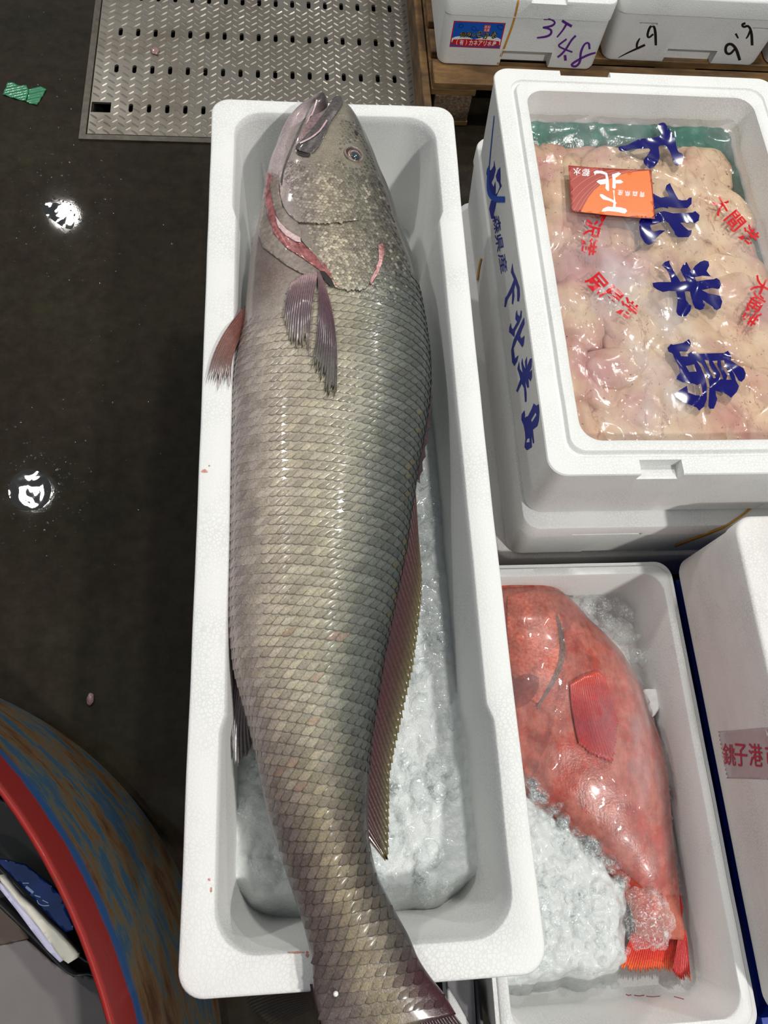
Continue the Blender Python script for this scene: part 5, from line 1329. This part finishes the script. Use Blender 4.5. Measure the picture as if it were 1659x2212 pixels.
def addn(a, b_, k):
    q = nd(nt, 'ShaderNodeMath', operation='MULTIPLY_ADD'); nt.links.new(b_, q.inputs[0]); q.inputs[1].default_value = k; nt.links.new(a, q.inputs[2]); return q.outputs[0]
hz = addn(sx.outputs['Y'], a3.outputs[0], .03)
bl = ramp(nt, hz, [(.598, (0,) * 3), (.612, (1,) * 3)]); c = mixc(nt, c, lin(22, 82, 140), bl.outputs[0])
rd_ = ramp(nt, hz, [(.632, (0,) * 3), (.637, (1,) * 3)]); c = mixc(nt, c, lin(150, 20, 12), rd_.outputs[0])
ru = ramp(nt, a2.outputs[0], [(.56, (0,) * 3), (.64, (.85,) * 3)]); c = mixc(nt, c, lin(88, 50, 34), ru.outputs[0])
nt.links.new(c, b.inputs['Base Color']); setp(b, rough=.5, coat=.04); bump(nt, b, a2.outputs[0], .6, .003); RUST = m
CX, CY, CR = -.868, -.42, .718
drum = tag(empty('round_housing', (CX, CY, 0)), 'large round rusty housing painted blue with a red rim', 'drum')
prof = [(CR, .05), (CR + .004, .10), (CR + .001, .30), (CR, .55), (CR - .001, .690), (CR - .001, .697), (CR - .003, .6995), (CR - .006, .6995), (CR - .008, .697), (CR - .008, .690), (CR - .008, .30), (CR - .008, .06)]
NP = 160; vs = []; fs = []; uvw = []
for i in range(NP):
    a = 2 * math.pi * i / NP
    for (r_, z_) in prof: vs.append((CX + r_ * math.cos(a), CY + r_ * math.sin(a), z_)); uvw.append((a * CR, z_, 0))
n = len(prof)
for i in range(NP):
    for k in range(n - 1):
        j = (i + 1) % NP; fs.append((i * n + k, j * n + k, j * n + k + 1, i * n + k + 1))
sh = mk('shell', vs, fs, RUST, drum)
at_ = sh.data.attributes.new('uvw', 'FLOAT_VECTOR', 'POINT'); at_.data.foreach_set('vector', np.array(uvw, dtype=np.float32).ravel())
DK = simple('black_tray', lin(18, 18, 19), .45, nscale=50, var=.3, bmp=.2); GREY_P = simple('grey_panel', lin(122, 115, 115), .45, nscale=12, var=.08); BROWN_P = simple('brown_panel', lin(92, 78, 68), .5, nscale=20, var=.15)
vs, fs = loft([[(CX + (CR - .02) * math.cos(2 * math.pi * i / 64), CY + (CR - .02) * math.sin(2 * math.pi * i / 64), z) for i in range(64)] for z in (.30, .494)])
mk('inner_deck', vs, fs, DK, drum)
vs, fs = loft([[(CX + .60 * math.cos(2 * math.pi * i / 48), CY + .60 * math.sin(2 * math.pi * i / 48), z) for i in range(48)] for z in (0, .30)]); mk('base', vs, fs, DK, drum)
vs, fs = loft([[(CX + (CR - .0095) * math.cos(2 * math.pi * i / 96), CY + (CR - .0095) * math.sin(2 * math.pi * i / 96), z) for i in range(96)] for z in (.494, .682)], False, False); mk('lining', vs, fs, DK, drum)
def zpatch(name, pts, z, mat, parent, thick=.004, step=12, h=lambda x, y: 0):
    return flat_patch(name, pts, z, mat, parent, step, h, thick)
zq = 4.7875
def Q(pts): return Z(0, 1750, zq, pts)
zpatch('grey_panel', Q([(-300, 1480), (0, 1395), (270, 1340), (520, 1570), (700, 1690), (860, 1710), (1010, 1740), (1110, 2000), (1190, 2300), (-300, 2300)]), .50, GREY_P, drum, .01)
zpatch('brown_panel', Q([(-400, 900), (0, 1000), (150, 1130), (290, 1330), (0, 1392), (-400, 1470)]), .502, BROWN_P, drum, .01)
pocket = tag(empty('document_pocket', at(100, 1960, .5)), 'open black document pocket inside the round housing', 'pocket')
zpatch('pocket_back', Q([(-200, -200), (140, -50), (560, 620), (860, 1330), (1010, 1700), (860, 1690), (760, 1730), (640, 1640), (400, 1400), (-200, 820)]), .530, DK, pocket, .02)
def rail(name, pts, z0, z1, wd, mat, parent):
    vs = []; fs = []; pts = smooth_line(pts)
    lp = stroke_loop(pts, wd); n = len(pts)
    for i in range(n):
        for (u, z) in ((lp[i], z1), (lp[2 * n - 1 - i], z1), (lp[2 * n - 1 - i], z0), (lp[i], z0)):
            p = at(*u, z1); vs.append((p.x, p.y, z))
    for i in range(n - 1):
        for k in range(4):
            j = (k + 1) % 4; a = i * 4; fs.append((a + k, a + j, a + 4 + j, a + 4 + k))
    fs += [(0, 1, 2, 3), tuple((n - 1) * 4 + q for q in (3, 2, 1, 0))]
    return mk(name, vs, fs, mat, parent)
BLK_R = simple('black_rail', lin(46, 46, 48), .25, nscale=60, var=.2, coat=.4)
rail('pocket_edge', Q([(-60, 930), (150, 1130), (400, 1370), (640, 1640), (770, 1725), (900, 1690), (1010, 1730)]), .53, .575, 5, BLK_R, pocket)
rail('pocket_edge', Q([(-60, 560), (200, 820), (450, 1130), (640, 1330), (800, 1500), (900, 1575), (985, 1590)]), .53, .58, 5, BLK_R, pocket)
BLUE_C = simple('blue_cover', lin(10, 36, 86), .2, nscale=30, var=.3, coat=.6)
bk = zpatch('booklet', Q([(0, 500), (90, 520), (250, 560), (420, 700), (640, 900), (760, 1240), (680, 1262), (500, 1090), (300, 870), (60, 620), (0, 560)]), .585, BLUE_C, None, .012)
tag(bk, 'glossy dark blue booklet in the black document pocket', 'booklet'); tK = bvh(bk)
BAR = ink('pale_blue_print', lin(120, 140, 180))
strips('printed_mark', [(Q([(235, 755), (300, 755)]), 2), (Q([(270, 790), (345, 855)]), 6), (Q([(360, 880), (420, 900)]), 2.4), (Q([(385, 930), (400, 970), (450, 990), (510, 985)]), 2.2), (Q([(440, 930), (500, 960)]), 2)], tK, BAR, bk, .0006)
PAPER = simple('cream_paper', lin(214, 210, 196), .6, nscale=60, var=.05); PAPER2 = simple('lilac_paper', lin(190, 188, 214), .6, nscale=60, var=.05)
pa = zpatch('paper_stack', Q([(0, 670), (60, 740), (190, 890), (320, 1010), (470, 1180), (600, 1290), (720, 1400), (800, 1485), (780, 1540), (715, 1582), (650, 1540), (560, 1450), (440, 1290), (330, 1130), (200, 950), (90, 820), (0, 730)]), .600, PAPER, None, .02, h=lambda x, y: .004 * math.sin(x * .05))
tag(pa, 'folded cream paper bundle in the black document pocket', 'paper')
pb = zpatch('paper_stack', Q([(0, 745), (110, 850), (240, 1000), (350, 1180), (470, 1320), (600, 1470), (650, 1545), (620, 1575), (480, 1440), (330, 1250), (160, 1020), (0, 820)]), .597, PAPER2, None, .02)
tag(pb, 'thin lilac-white paper sheaf beside the cream bundle', 'paper')
